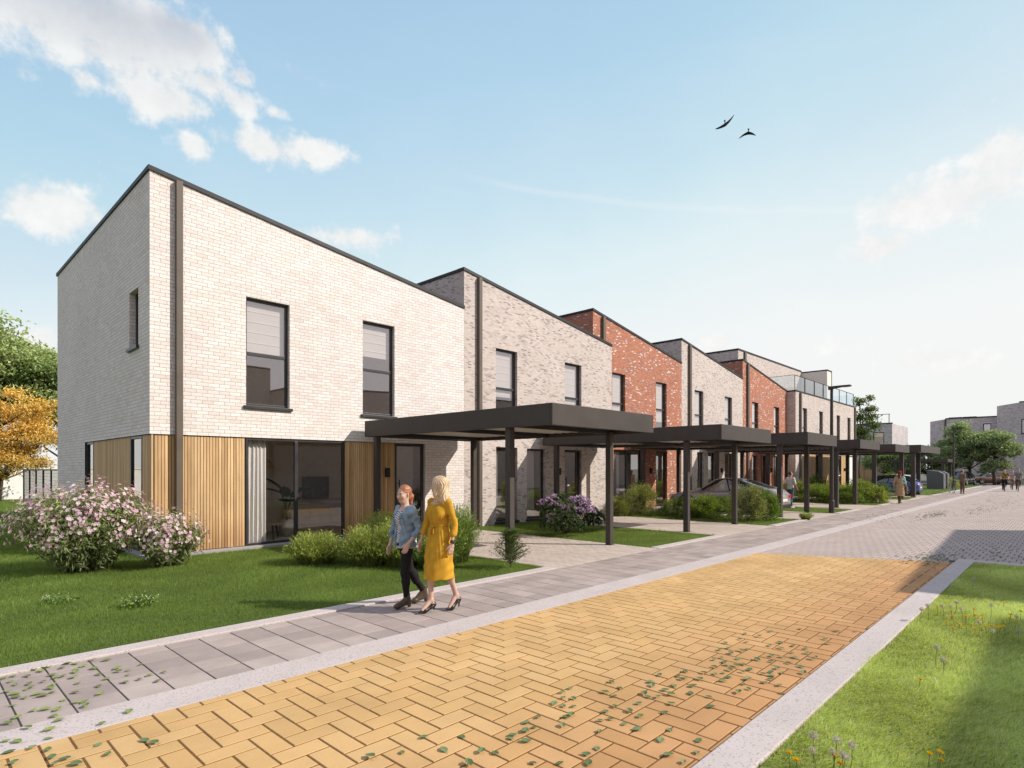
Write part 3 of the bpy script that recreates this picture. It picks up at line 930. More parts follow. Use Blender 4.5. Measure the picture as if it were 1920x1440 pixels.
# ---- first house: cream brick, timber ground floor
H1 = (3.69, 12.41, 13.9, 23.79)
r1, fm, fl, top = house('cream brick end house with timber slats around its ground floor corner', *H1, 8.10, 6.92, 'cream',
    [(5.66, 6.71, 3.34, 5.87), (8.76, 9.79, 3.34, 5.88)], [(3.69, 10.87, 0.0, 2.6)], [(14.72, 15.42, 4.56, 5.82)], [(13.9, 19.86, 0, 2.6)], group=GRP, room=3.2, part=.80)
window(r1, fm, 5.66, 6.71, 3.34, 5.87, trans=4.57, blind=4.62)
window(r1, fm, 8.76, 9.79, 3.34, 5.88, trans=4.57, blind=4.95)
window(r1, fl, 14.72, 15.42, 4.56, 5.82, w=.12)
slats(r1, fm, [(3.725, 5.645), (8.24, 9.82)], .085, 2.585)
slats(r1, fl, [(13.905, 14.56), (15.5, 19.0)], .085, 2.585)
mb = MB()   # soffit over the recessed timber
mb.box(3.70, 10.86, 13.905, 14.06, 2.602, 2.63); mb.box(3.705, 3.86, 14.062, 19.85, 2.602, 2.63)
mb.build('lintel', M['frame'], r1)
window(r1, fm, 5.66, 8.22, .08, 2.59, mull=(6.90,), w=.03, sill=False, t=.055, mat='glass_low')
door(r1, fm, 9.83, 10.86, .03, 2.585, w=.06)
mb = MB(); mb.poly([(10.868, 13.9, .0), (10.868, 14.1, 0), (10.868, 14.1, 2.6), (10.868, 13.9, 2.6)]); mb.build('door_jamb', M['cream'], r1)
window(r1, fl, 14.58, 15.48, .08, 2.59, w=.03, sill=False)
window(r1, fl, 19.02, 19.84, .08, 2.59, w=.03, sill=False)
downpipe(r1, 4.225, 13.9, 8.0)
wall_lamp(r1, 9.545, 13.9, 1.76, .035)
mb = MB(); mb.box(3.55, 9.7, 13.70, 13.93, -.05, .075); mb.box(3.55, 3.72, 13.932, 20.2, -.05, .075)
mb.build('plinth', M['plinth'], r1, bevel=.008)

# ---- second house: mottled brick
r2, fm, _, top = house('pale mottled brick house with two tall narrow ground floor windows, beside the cream house', 12.414, 20.6, 13.9, 23.0, 8.13, 6.95, 'mottled',
    [(13.82, 14.86, 3.36, 5.88), (17.48, 18.52, 3.36, 5.88), (13.83, 14.87, .1, 2.59), (15.36, 16.36, .1, 2.57), (17.48, 18.53, .02, 2.58)], group=GRP)
window(r2, fm, 13.82, 14.86, 3.36, 5.88, trans=4.57, blind=4.3)
window(r2, fm, 17.48, 18.52, 3.36, 5.88, trans=4.57, blind=4.0)
window(r2, fm, 13.83, 14.87, .1, 2.59); window(r2, fm, 15.36, 16.36, .1, 2.57)
door(r2, fm, 17.48, 18.53, .02, 2.58)
downpipe(r2, 13.03, 13.9, 8.0); wall_lamp(r2, 17.1, 13.9, 1.76)

# ---- third: red brick
YS = 14.85
r3, fm, _, top = house('red brick house with white flecks beside the mottled second house, wide window at ground floor', 20.604, 28.44, YS, 24, 8.63, 7.36, 'red',
    [(22.05, 23.1, 3.5, 6.15), (25.84, 26.88, 3.5, 6.13), (22.17, 24.6, .08, 2.72), (25.84, 26.93, .02, 2.72)], group=GRP)
window(r3, fm, 22.05, 23.1, 3.5, 6.15, trans=4.8, blind=4.5); window(r3, fm, 25.84, 26.88, 3.5, 6.13, trans=4.8, blind=4.2)
window(r3, fm, 22.17, 24.6, .08, 2.72, mull=(23.35,), sill=False); door(r3, fm, 25.84, 26.93, .02, 2.72)
downpipe(r3, 21.3, YS, 8.45, wd=.17); wall_lamp(r3, 25.3, YS, 1.76)

# ---- fourth: mottled again
r4, fm, _, top = house('pale mottled brick house between the two red brick houses', 28.444, 36.3, YS, 24, 8.61, 7.4, 'mottled',
    [(29.9, 30.95, 3.5, 6.12), (33.69, 34.73, 3.5, 6.1), (30.2, 31.0, .1, 2.76), (31.51, 32.45, .1, 2.78), (33.72, 34.8, .02, 2.77)], group=GRP)
window(r4, fm, 29.9, 30.95, 3.5, 6.12, trans=4.8, blind=3.9); window(r4, fm, 33.69, 34.73, 3.5, 6.1, trans=4.8, blind=4.2)
window(r4, fm, 30.2, 31.0, .1, 2.76, blind=.2); window(r4, fm, 31.51, 32.45, .1, 2.78, blind=.2); door(r4, fm, 33.72, 34.8, .02, 2.77)
downpipe(r4, 29.27, YS, 8.45, wd=.2); wall_lamp(r4, 33.2, YS, 1.76)

# ---- fifth: red again
r5, fm, _, top = house('farther red brick house with white flecks, next to the flat roofed end block', 36.304, 44.11, YS, 24, 8.58, 7.35, 'red',
    [(37.75, 38.8, 3.5, 6.12), (41.53, 42.55, 3.5, 6.1), (37.75, 38.6, .1, 2.7), (39.3, 40.2, .1, 2.72), (41.43, 42.5, .02, 2.72)], group=GRP)
window(r5, fm, 37.75, 38.8, 3.5, 6.12, trans=4.8, blind=4.2); window(r5, fm, 41.53, 42.55, 3.5, 6.1, trans=4.8, blind=4.2)
window(r5, fm, 37.75, 38.6, .1, 2.7); window(r5, fm, 39.3, 40.2, .1, 2.72); door(r5, fm, 41.43, 42.5, .02, 2.72)
downpipe(r5, 36.98, YS, 8.4, wd=.22); wall_lamp(r5, 41.0, YS, 1.76)

# ---- sixth block: flat roof terrace with glass balustrade and a set-back upper storey
Y6 = 14.28
r6, fm, fl6, top = house('pale mottled brick block with a roof terrace behind glass and a set-back upper storey', 44.114, 59.73, Y6, 26, 7.36, 7.36, 'mottled',
    [(45.6, 46.6, 3.6, 6.28), (49.4, 50.4, 3.6, 6.3), (54.1, 55.05, 3.6, 6.3), (57.3, 58.3, 3.6, 6.3)], [(45.6, 59.2, 0, 2.95)], cat='house', group=GRP)
for a, b in ((45.6, 46.6), (49.4, 50.4), (54.1, 55.05), (57.3, 58.3)): window(r6, fm, a, b, 3.6, 6.28, trans=4.9, blind=4.6)
slats(r6, fm, [(45.62, 46.3), (47.0, 48.7), (50.2, 53.9), (55.6, 57.05)], .06, 2.93, pitch=.08)
window(r6, fm, 46.3, 47.0, .06, 2.94, w=.03, sill=False); window(r6, fm, 48.72, 50.18, .06, 2.94, w=.03, sill=False, mull=(49.4,))
window(r6, fm, 53.92, 55.58, .06, 2.94, w=.03, sill=False)
door(r6, fm, 57.1, 59.15, .03, 2.94, solid='white', w=.03)
downpipe(r6, 45.0, Y6, 7.3, wd=.25); downpipe(r6, 59.55, Y6, 7.3, wd=.2); wall_lamp(r6, 56.4, Y6, 1.76, .035)
mb = MB(); e6 = 18.4
wall_face(mb, lambda u, w_, z: (u, e6 + w_, z), 44.13, 58.4, 7.37, lambda x: 10.85, [(47.2, 48.4, 7.45, 9.7)])
wall_face(mb, lambda u, w_, z: (44.13 + w_, u, z), e6, 26, 7.37, lambda x: 10.85, ())
wall_face(mb, lambda u, w_, z: (u, 26 - w_, z), 44.13, 58.4, 7.37, lambda x: 10.85, ())
mb.poly([(44.13, e6, 10.8), (58.4, e6, 10.8), (58.4, 26, 10.8), (44.13, 26, 10.8)])
mb.build('upper_storey', M['mottled'], r6)
mb = MB(); mb.box(58.4, 59.7, 16.2, 26, 7.37, 10.72); mb.build('stair_block', M['pale_render'], r6)
mb = MB(); mb.box(44.09, 58.38, e6 - .04, e6 + .2, 10.83, 10.95); mb.box(44.09, 44.3, e6 + .203, 26, 10.83, 10.95); mb.box(58.38, 59.74, 16.16, 26, 10.725, 10.83)
mb.box(59.70, 59.74, 16.16, 16.2, 7.4, 10.72); mb.build('parapet_cap', M['anthracite'], r6)
downpipe(r6, 45.3, e6, 10.83, 7.4, wd=.3)
window(r6, lambda u, w_, z: (u, e6 + w_, z), 47.2, 48.4, 7.45, 9.7, sill=False)
bal = thing('glass_balustrade', 'frameless glass balustrade around the roof terrace of the end block', 'balustrade', (52, Y6 + .1, 7.44))
for k in range(7):
    a, b = 44.2 + k * 2.2, 44.2 + (k + 1) * 2.2 - .04
    mb = MB(); mb.poly([(a, Y6 + .1, 7.45), (b, Y6 + .1, 7.45), (b, Y6 + .1, 8.5), (a, Y6 + .1, 8.5)]); mb.build('glass_panel', M['glass_clear'], bal)
for k in range(2):
    a, b = Y6 + .14 + k * 1.95, Y6 + .1 + (k + 1) * 1.95
    mb = MB(); mb.poly([(44.2, a, 7.45), (44.2, b, 7.45), (44.2, b, 8.5), (44.2, a, 8.5)]); mb.build('glass_panel', M['glass_clear'], bal)
mb = MB(); mb.poly([(59.6, Y6 + .1, 7.45), (59.6, 16.1, 7.45), (59.6, 16.1, 8.5), (59.6, Y6 + .1, 8.5)]); mb.build('glass_panel', M['glass_clear'], bal)
mb = MB(); mb.box(44.18, 59.62, Y6 + .07, Y6 + .13, 8.505, 8.53); mb.box(44.18, 44.22, Y6 + .135, 18.0, 8.505, 8.53)
for k in range(8): mb.box(44.17 + k * 2.2, 44.21 + k * 2.2, Y6 + .06, Y6 + .095, 7.44, 8.5)
mb.build('rail', M['anthracite'], bal)

# ---- houses across the road (seen in the window glass, and by their shadow)
ro, fo, _, _ = house('brown brick house across the road, the nearer one', -14, 16.5, -16, -8.75, 8.13, 8.13, 'opp', [], group='houses across the road')
ro, fo, _, _ = house('brown brick house across the road, the one with the lower sloping roof', 16.51, 28.9, -14, -5.86, 6.72, 7.3, 'opp', [], group='houses across the road')

ro, fo, _, _ = house('brown brick house across the road, the farther one', 33, 62, -17, -9.6, 8.0, 8.0, 'opp', [], group='houses across the road')

# ---- curtains and the room behind the big window of the first house
curtain('pale linen curtain at the left of the wide window in the timber facade', 5.74, 6.22, .10, 2.54, 14.12, 5)
curtain('pale curtain in the left narrow window of the second house', 13.9, 14.12, .18, 2.52, 14.14, 3)
curtain('pale curtain in the right narrow window of the second house', 15.44, 15.98, .18, 2.5, 14.14, 6)
curtain('pale linen curtain at the left of the red brick house window', 22.25, 22.95, .15, 2.64, YS + .26, 7)

g = thing('sideboard', 'low oak sideboard with drawers standing in the living room of the end house', 'sideboard', (8.6, 16.8, .03))
mb = MB(); mb.box(7.95, 9.9, 16.55, 17.0, .20, .78); mb.box(8.05, 9.8, 16.6, 16.95, .03, .20); mb.build('carcass', M['oak'], g, bevel=.008)
for i in range(3):
    for j in range(2):
        mb = MB(); mb.box(7.97 + i * .645, 7.97 + i * .645 + .63, 16.525, 16.548, .22 + j * .28, .48 + j * .28); mb.build('drawer', M['oak'], g, bevel=.004)
g = thing('television', 'flat dark television on the living room wall above the sideboard', 'television', (9.0, 17.0, 1.0))
mb = MB(); mb.box(8.62, 9.5, 17.0, 17.06, .95, 1.62); mb.build('screen', M['tv'], g, bevel=.006)
mb = MB(); mb.box(8.9, 9.2, 17.062, 17.095, 1.15, 1.4); mb.build('bracket', M['black'], g)
g = thing('pendant_lamp', 'woven rattan pendant lamp hanging in the living room', 'lamp', (6.8, 15.7, 2.75))
mb = MB(); mb.lathe([(.05, 2.18), (.16, 2.14), (.28, 2.02), (.33, 1.92), (.30, 1.90), (.2, 2.0)], 24, c=(6.75, 15.6, 0)); mb.build('lamp_shade', M['rattan'], g, smooth=True)
mb = MB(); mb.tube([(6.75, 15.6, 2.18), (6.75, 15.6, 2.77)], .006, 6); mb.build('cord', M['black'], g)
g = thing('coffee_table', 'small round dark coffee table on the pale rug', 'table', (6.75, 15.1, .03))
mb = MB(); mb.lathe([(.36, .43), (.36, .46)], 28, c=(6.75, 15.1, 0)); mb.build('tabletop', M['oak'], g)
for k in range(3):
    mb = MB(); a = k * 2.1 + .4; mb.tube([(6.75 + .3 * math.cos(a), 15.1 + .3 * math.sin(a), .05), (6.75 + .22 * math.cos(a), 15.1 + .22 * math.sin(a), .43)], .022, 8); mb.build('leg', M['black'], g)
mb = MB(); mb.box(5.9, 7.9, 14.4, 16.2, .034, .05); tag(mb.build('rug', M['rug']), 'pale wool rug on the living room floor', 'rug')
g = thing('potted_plant', 'tall banana plant in a round clay pot inside the living room', 'plant', (7.35, 15.4, .03))
mb = MB(); mb.lathe([(.17, .03), (.21, .25), (.2, .5), (.17, .5), (.17, .42)], 22, c=(7.35, 15.4, 0)); mb.build('pot', M['ceramic'], g, smooth=True)
V, Fq, Cc = [], [], []
mbs = MB()
for k in range(7):
    a = k * 0.95 + .3; hh = 1.0 + .12 * (k % 4); base = Vector((7.35, 15.4, .45))
    tip0 = base + Vector((math.cos(a) * .16, math.sin(a) * .16, hh - .45))
    mbs.tube([base, base + Vector((math.cos(a) * .05, math.sin(a) * .05, .35)), tip0], [.02, .016, .01], 6, (0.10, 0.16, 0.05))
    dirv = Vector((math.cos(a), math.sin(a), 1.1 if k % 2 else .5)).normalized(); side = Vector((-math.sin(a), math.cos(a), 0))
    b = len(V); n = 8; Ln = .75
    for i in range(n + 1):
        s = i / n; p = tip0 + dirv * (Ln * s) + Vector((0, 0, -.28 * s * s)); wv = .15 * math.sin(PI * min(1, .08 + .92 * s) ** .8)
        for q in (-1, 0, 1): V.append(tuple(p + side * wv * q + Vector((0, 0, -.03 * abs(q))))); Cc.append((.035, .085, .025))
    for i in range(n):
        for q in (0, 1): Fq.append((b + i * 3 + q, b + i * 3 + q + 1, b + (i + 1) * 3 + q + 1, b + (i + 1) * 3 + q))
mbs.build('stem', M['leaf'], g)
link('leaves', np_mesh('leaves', np.array(V) - np.array([7.35, 15.4, .03]), [Fq], np.array(Cc)), M['leaf'], g, True)


# ==================================================================== CARPORTS
def carport(label, Xl, Xr, Y0, Y1, zb, zt, posts, pt=.07, group='carports in front of the terrace'):
    root = thing('carport', label, 'carport', ((Xl + Xr) / 2, (Y0 + Y1) / 2, 0), 0, group)
    th = .06
    mb = MB()
    mb.box(Xl, Xr, Y0, Y0 + th, zb, zt); mb.box(Xl, Xr, Y1 - th, Y1, zb, zt)
    mb.box(Xl, Xl + th, Y0 + th + .001, Y1 - th - .001, zb, zt); mb.box(Xr - th, Xr, Y0 + th + .001, Y1 - th - .001, zb, zt)
    mb.build('fascia', M['bronze'], root, bevel=.008)
    mb = MB(); mb.box(Xl + th + .002, Xr - th - .002, Y0 + th + .002, Y1 - th - .002, zt - .1, zt - .03); mb.build('roof', M['anthracite'], root)
    mb = MB(); n = int((Y1 - Y0 - .2) / .25); z = zb + .10       # trapezoid sheet
    p = (Y1 - Y0 - 2 * th - .01) / n
    for i in range(n):
        y = Y0 + th + .005 + i * p
        pr = [(0, z), (.36, z), (.46, z + .075), (.9, z + .075), (1, z)]
        for (a, za), (b, zb_) in zip(pr[:-1], pr[1:]):
            mb.poly([(Xl + th + .003, y + a * p, za), (Xr - th - .003, y + a * p, za), (Xr - th - .003, y + b * p, zb_), (Xl + th + .003, y + b * p, zb_)])
    mb.build('soffit', M['soffit'], root)
    for yy in (Y0 + 1.1, (Y0 + Y1) / 2, Y1 - .55):
        mb = MB(); mb.box(Xl + th + .004, Xr - th - .004, yy - .05, yy + .05, zb + .008, zb + .098)
        mb.build('beam', M['anthracite'], root)
    for (x, y) in posts:
        mb = MB(); mb.box(x - pt, x + pt, y - pt, y + pt, .0, zb + .05); mb.box(x - pt - .03, x + pt + .03, y - pt - .03, y + pt + .03, .0, .012)
        mb.build('post', M['bronze'], root, bevel=.006)
    return root


carport('nearest dark carport with a flat roof, beside the cream end house', 8.64, 12.36, 7.17, 13.62, 2.71, 3.13, [(8.78, 8.42), (8.75, 13.2), (12.13, 8.25), (12.13, 13.15)])
carport('second dark carport from the left, in front of the mottled second house', 16.0, 19.72, 7.14, 13.72, 2.69, 3.12, [(16.17, 8.28), (16.14, 13.2), (19.5, 8.25), (19.5, 13.2)], .075)
carport('third dark carport, in front of the red house and next to the grey car', 23.38, 27.08, 7.14, 14.7, 2.78, 3.23, [(23.55, 8.2), (23.55, 14.2), (26.7, 8.2), (26.9, 14.2)], .085)
carport('fourth dark carport, in front of the far pale mottled house', 30.78, 34.57, 7.14, 14.6, 2.80, 3.22, [(30.98, 8.2), (31, 14.1), (34.3, 8.2), (34.4, 14.1)], .095)
carport('fifth dark carport, in front of the far red house', 38.19, 41.97, 7.14, 14.6, 2.80, 3.22, [(38.4, 8.2), (38.4, 14.1), (41.8, 7.5), (41.8, 14.1)], .105)
carport('sixth dark carport, behind the blue hatchback', 45.7, 53.2, 7.14, 13.6, 2.92, 3.40, [(45.9, 7.6), (46, 13.2), (50.2, 8.0), (53, 13.2)], .12)
carport('low flat dark carport far back beside the grey brick block', 74, 79, 9.3, 14.2, 2.5, 2.84, [(74.2, 9.7), (74.2, 13.9), (78.6, 9.7), (78.6, 13.9)], .14)


# ================================================================== VEGETATION
def rvec(n):
    v = RNG.normal(size=(n, 3)); return v / np.linalg.norm(v, axis=1, keepdims=True)


def leaf_quads(P, L, Wd, cols, up=0.4, dirs=None, fold=0.25, shade=None):
    """many small pointed leaves: returns V, quads, colours"""
    n = len(P)
    d = rvec(n) if dirs is None else dirs + rvec(n) * 0.45
    d = d / np.linalg.norm(d, axis=1, keepdims=True)
    nrm = rvec(n) + np.array([0, 0, up * 2])
    s = np.cross(d, nrm); s /= np.linalg.norm(s, axis=1, keepdims=True) + 1e-9
    nn = np.cross(s, d)
    l = L * RNG.uniform(.65, 1.25, (n, 1)); w = Wd * RNG.uniform(.7, 1.2, (n, 1))
    a = P; m = P + d * l * .5; b = P + d * l - nn * l * .12
    V = np.stack([a, m + s * w / 2 + nn * w * fold, b, m - s * w / 2 + nn * w * fold], 1).reshape(-1, 3)
    q = np.arange(4 * n).reshape(-1, 4)
    c = np.array(cols)[RNG.integers(0, len(cols), n)] * RNG.uniform(.75, 1.25, (n, 1))
    if shade is not None: c = c * shade[:, None]
    return V, q, np.repeat(c, 4, 0)


def merge(parts):
    V, Q, C, b = [], [], [], 0
    for v, q, c in parts:
        V.append(v); Q.append(q + b); C.append(c); b += len(v)
    return np.concatenate(V), [np.concatenate(Q)], np.concatenate(C)


def blob_points(n, R, clumps=40, spread=0.22, zmin=-0.6, shell=0.75):
    d = rvec(clumps * 3); d = d[d[:, 2] > zmin][:clumps]
    r = RNG.uniform(shell, 1.0, (len(d), 1))
    ctr = d * r
    k = RNG.integers(0, len(ctr), n)
    p = ctr[k] + RNG.normal(size=(n, 3)) * spread
    inner = RNG.random(n) < .18
    p[inner] *= RNG.uniform(.3, .9, (inner.sum(), 1))
    rad = np.linalg.norm(p, axis=1)
    return p * np.array(R), np.clip((rad - .35) / .75, 0, 1), k


GREEN = [(0.12, 0.21, 0.045), (0.155, 0.25, 0.055), (0.09, 0.17, 0.04), (0.20, 0.28, 0.075)]
OLIVE = [(0.24, 0.28, 0.085), (0.30, 0.33, 0.11), (0.18, 0.22, 0.065), (0.36, 0.37, 0.16)]
LIME = [(0.29, 0.35, 0.07), (0.36, 0.41, 0.10), (0.22, 0.28, 0.055), (0.43, 0.46, 0.15), (0.18, 0.23, 0.05)]
DKG = [(0.04, 0.085, 0.025), (0.055, 0.11, 0.03), (0.075, 0.135, 0.04), (0.03, 0.06, 0.02)]


def round_shrub(label, R, n, cols, leaf=0.05, cat='shrub', group=None, stems=7, up=.3, clumps=60, spread=.15):
    g = thing('round_shrub', label, cat, (0, 0, 0), 0, group)
    p, sh, _ = blob_points(n, (1, 1, 1), clumps, spread, -.95)
    lowp = p[:, 2] < 0
    k_ = 1 / np.sqrt(np.clip(1 - np.clip(-p[lowp, 2], 0, 1) ** 2 * .85, .2, 1)); p[lowp, 0] *= k_; p[lowp, 1] *= k_
    p = p * np.array(R)
    p[:, 2] += R[2] * .92
    p[:, 2] = np.maximum(p[:, 2], .01)
    out = p - np.array([0, 0, R[2] * .5]); out /= np.linalg.norm(out, axis=1, keepdims=True) + 1e-9
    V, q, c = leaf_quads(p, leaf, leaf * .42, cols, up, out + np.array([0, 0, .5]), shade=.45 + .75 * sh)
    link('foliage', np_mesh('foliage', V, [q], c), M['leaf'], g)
    mb = MB()
    for i in range(stems):
        a = i * 2.4; r = RNG.uniform(.2, .6)
        mb.tube([(0.03 * math.cos(a), .03 * math.sin(a), -.02), (R[0] * r * .5 * math.cos(a), R[1] * r * .5 * math.sin(a), R[2] * .7), (R[0] * r * math.cos(a), R[1] * r * math.sin(a), R[2] * 1.3)], [.009, .006, .003], 5)
    mb.build('stem', M['bark'], g, local=True)
    return g


def wispy_shrub(label, R, H, n, cols, group=None, wid=.0048, seg=4, curl=.6, name='grassy_shrub'):
    """many fine arching shoots"""
    g = thing(name, label, 'shrub', (0, 0, 0), 0, group)
    a = RNG.uniform(0, 2 * PI, n); rr = np.sqrt(RNG.random(n)) * R * .5
    lean = RNG.uniform(.05, 1.0, n) * R * .62
    h = H * RNG.uniform(.55, 1.08, n) * (1 - .62 * (lean / (R * .66)) ** 2)
    b0 = np.stack([np.cos(a) * rr, np.sin(a) * rr, np.zeros(n)], 1)
    az = a + RNG.normal(0, .5, n)
    V, C = [], []
    col = np.array(cols)[RNG.integers(0, len(cols), n)] * RNG.uniform(.8, 1.2, (n, 1))
    sx, sy = -np.sin(az), np.cos(az)
    for k in range(seg + 1):
        s = k / seg
        x = b0[:, 0] + np.cos(az) * lean * s ** 1.6; y = b0[:, 1] + np.sin(az) * lean * s ** 1.6
        z = h * (s - curl * .35 * s ** 3) / (1 - curl * .35)
        w_ = wid * (1 - .75 * s) * RNG.uniform(.8, 1.2, n)
        for q in (-1, 1):
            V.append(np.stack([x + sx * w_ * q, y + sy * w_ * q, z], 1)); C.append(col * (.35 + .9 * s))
    V = np.stack(V, 1); C = np.stack(C, 1); m = 2 * (seg + 1)
    base = np.arange(n) * m
    Q = np.concatenate([np.stack([base + 2 * k, base + 2 * k + 1, base + 2 * k + 3, base + 2 * k + 2], 1) for k in range(seg)])
    parts = [(V.reshape(-1, 3), Q, C.reshape(-1, 3))]
    # side leaflets on the shoots
    kk = RNG.integers(0, n, n * 9); s = RNG.uniform(.2, 1.02, n * 9)
    P = np.stack([b0[kk, 0] + np.cos(az[kk]) * lean[kk] * s ** 1.6, b0[kk, 1] + np.sin(az[kk]) * lean[kk] * s ** 1.6, h[kk] * (s - curl * .35 * s ** 3) / (1 - curl * .35)], 1)
    dr = np.stack([np.cos(az[kk]) * .6, np.sin(az[kk]) * .6, np.full(len(kk), .9)], 1)
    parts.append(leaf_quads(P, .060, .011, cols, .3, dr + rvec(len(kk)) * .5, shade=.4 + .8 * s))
    V, Q, C = merge(parts)
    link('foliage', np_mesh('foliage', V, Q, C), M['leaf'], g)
    return g


def tree(label, loc, clumps, trunk, nleaf, leaf, cols, tr=.16, flat=.55, spread=.5, group=None, name='leafy_tree', limbs=True, lw=.5, hang=0.0):
    """clumps: list of (x,y,z,r) relative to the foot; trunk: list of points"""
    g = thing(name, label, 'tree', loc, RNG.uniform(0, 0.01), group)
    mb = MB()
    n = len(trunk)
    mb.tube(trunk, [tr * (1 - .75 * i / (n - 1)) for i in range(n)], 9)
    T = [Vector(p) for p in trunk]
    if limbs:
        for (x, y, z, r) in clumps:
            c = Vector((x, y, z))
            j = min(range(n - 1), key=lambda i: abs(T[i].z - (z - .9 * math.hypot(x - T[i].x, y - T[i].y)))) if n > 2 else 0
            s = T[j] if j else T[1]
            mid = s.lerp(c, .5) + Vector((0, 0, -.08 * (c - s).length)) + Vector(RNG.normal(size=3) * .06 * (c - s).length)
            mb.tube([s, mid, c], [tr * .38, tr * .22, tr * .06], 6)
            for q in range(4):
                e = c + Vector(RNG.normal(size=3)) * r * .5
                mb.tube([mid.lerp(c, .5), c.lerp(e, .5), e], [tr * .10, tr * .06, tr * .02], 4)
    mb.build('trunk', M['bark'], g, local=True, smooth=True)
    W = np.array([c[3] ** 2 for c in clumps]); W = W / W.sum()
    top = max(c[2] + c[3] for c in clumps); low = min(c[2] - c[3] for c in clumps)
    parts = []
    for c, f in zip(clumps, W):
        m = max(20, int(nleaf * f))
        sub = rvec(9) * RNG.uniform(.3, .8, (9, 1)) * c[3] * np.array([1, 1, flat])
        k = RNG.integers(0, 9, m)
        p = sub[k] + RNG.normal(size=(m, 3)) * c[3] * spread * .55 * np.array([1, 1, flat * .6])
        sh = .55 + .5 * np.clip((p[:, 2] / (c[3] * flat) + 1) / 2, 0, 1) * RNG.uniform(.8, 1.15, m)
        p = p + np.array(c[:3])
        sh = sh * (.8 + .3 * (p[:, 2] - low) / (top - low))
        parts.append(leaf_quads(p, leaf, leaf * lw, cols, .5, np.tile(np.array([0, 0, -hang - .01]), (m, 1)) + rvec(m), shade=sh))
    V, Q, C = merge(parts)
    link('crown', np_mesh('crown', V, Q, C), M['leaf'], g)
    return g


# ---- pink flowering shrubs in front of the timber corner
def oleander(label, x, y, R, H, nst, nfl, lean=(0, 0)):
    g = thing('flowering_shrub', label, 'shrub', (x, y, 0), 0, 'pink flowering shrubs')
    mb = MB(); LP, LD, FP = [], [], []
    for i in range(nst):
        a = RNG.uniform(0, 2 * PI); r = math.sqrt(RNG.random()) * R; hh = H * RNG.uniform(.72, 1.04) * math.sqrt(max(.12, 1 - (r / R) ** 2 * .8))
        e = Vector((math.cos(a) * r + lean[0], math.sin(a) * r * .8 + lean[1], hh)); b = Vector((e.x * .22 + RNG.normal() * .06, e.y * .22 + RNG.normal() * .06, 0))
        mid = b.lerp(e, .5) + Vector((-e.x * .12, -e.y * .12, .16 * H))
        mb.tube([b, b.lerp(mid, .5) + Vector((0, 0, .03)), mid, e], [.008 + .014 * (i % 9 == 0), .006 + .008 * (i % 9 == 0), .005, .002], 5)
        for k in range(64):
            s = RNG.uniform(.12, 1); p = (b * (1 - s) ** 2 + mid * 2 * s * (1 - s) + e * s * s) + Vector(RNG.normal(size=3)) * .05
            LP.append(p); LD.append((RNG.normal() * .6, RNG.normal() * .6, -.35 + RNG.normal() * .5))
        for k in range(max(1, int(nfl / nst))):
            FP.append(e + Vector(RNG.normal(size=3)) * .085 + Vector((0, 0, .02)))
        for k in range(3):
            s = RNG.uniform(.55, .95); FP.append(b * (1 - s) ** 2 + mid * 2 * s * (1 - s) + e * s * s + Vector(RNG.normal(size=3)) * .09)
    mb.build('stem', M['bark'], g, local=True, smooth=True)
    P = np.array(LP)
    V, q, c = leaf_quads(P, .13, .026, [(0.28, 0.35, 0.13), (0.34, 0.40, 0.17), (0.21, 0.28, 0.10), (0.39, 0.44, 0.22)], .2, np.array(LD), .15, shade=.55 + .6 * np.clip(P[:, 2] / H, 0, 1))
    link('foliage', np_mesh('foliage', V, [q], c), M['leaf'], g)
    parts = []
    PK = np.array([(0.76, 0.50, 0.60), (0.81, 0.61, 0.68), (0.68, 0.43, 0.54), (0.85, 0.71, 0.75), (0.62, 0.38, 0.50)])
    FP = np.array(FP); n = len(FP)
    nrm = FP - np.array([0, 0, H * .4]); nrm = nrm / (np.linalg.norm(nrm, axis=1, keepdims=True) + 1e-9) + rvec(n) * .5; nrm /= np.linalg.norm(nrm, axis=1, keepdims=True)
    t1 = np.cross(nrm, rvec(n)); t1 /= np.linalg.norm(t1, axis=1, keepdims=True); t2 = np.cross(nrm, t1)
    fc = PK[RNG.integers(0, 5, n)]; sz = RNG.uniform(.021, .033, (n, 1))
    for k in range(5):
        u = t1 * math.cos(k * 1.2566) + t2 * math.sin(k * 1.2566); v = np.cross(nrm, u)
        V = np.stack([FP, FP + u * sz * .75 + v * sz * .5 + nrm * sz * .25, FP + u * sz * 1.25 + nrm * sz * .15, FP + u * sz * .75 - v * sz * .5 + nrm * sz * .25], 1).reshape(-1, 3)
        cc = np.stack([fc * .75, fc, fc * 1.05, fc], 1).reshape(-1, 3)
        parts.append((V, np.arange(4 * n).reshape(-1, 4), cc))
    V, Q, C = merge(parts)
    link('blossom', np_mesh('blossom', V, Q, C), M['petal'], g)
    return g


oleander('large pink flowering shrub with slender leaves, at the lawn corner of the cream house', 2.44, 13.0, 1.25, 1.66, 160, 1150, (-.05, 0))
oleander('smaller pink flowering shrub in front of the timber slats', 3.62, 12.55, .70, 1.10, 84, 520, (.0, 0))

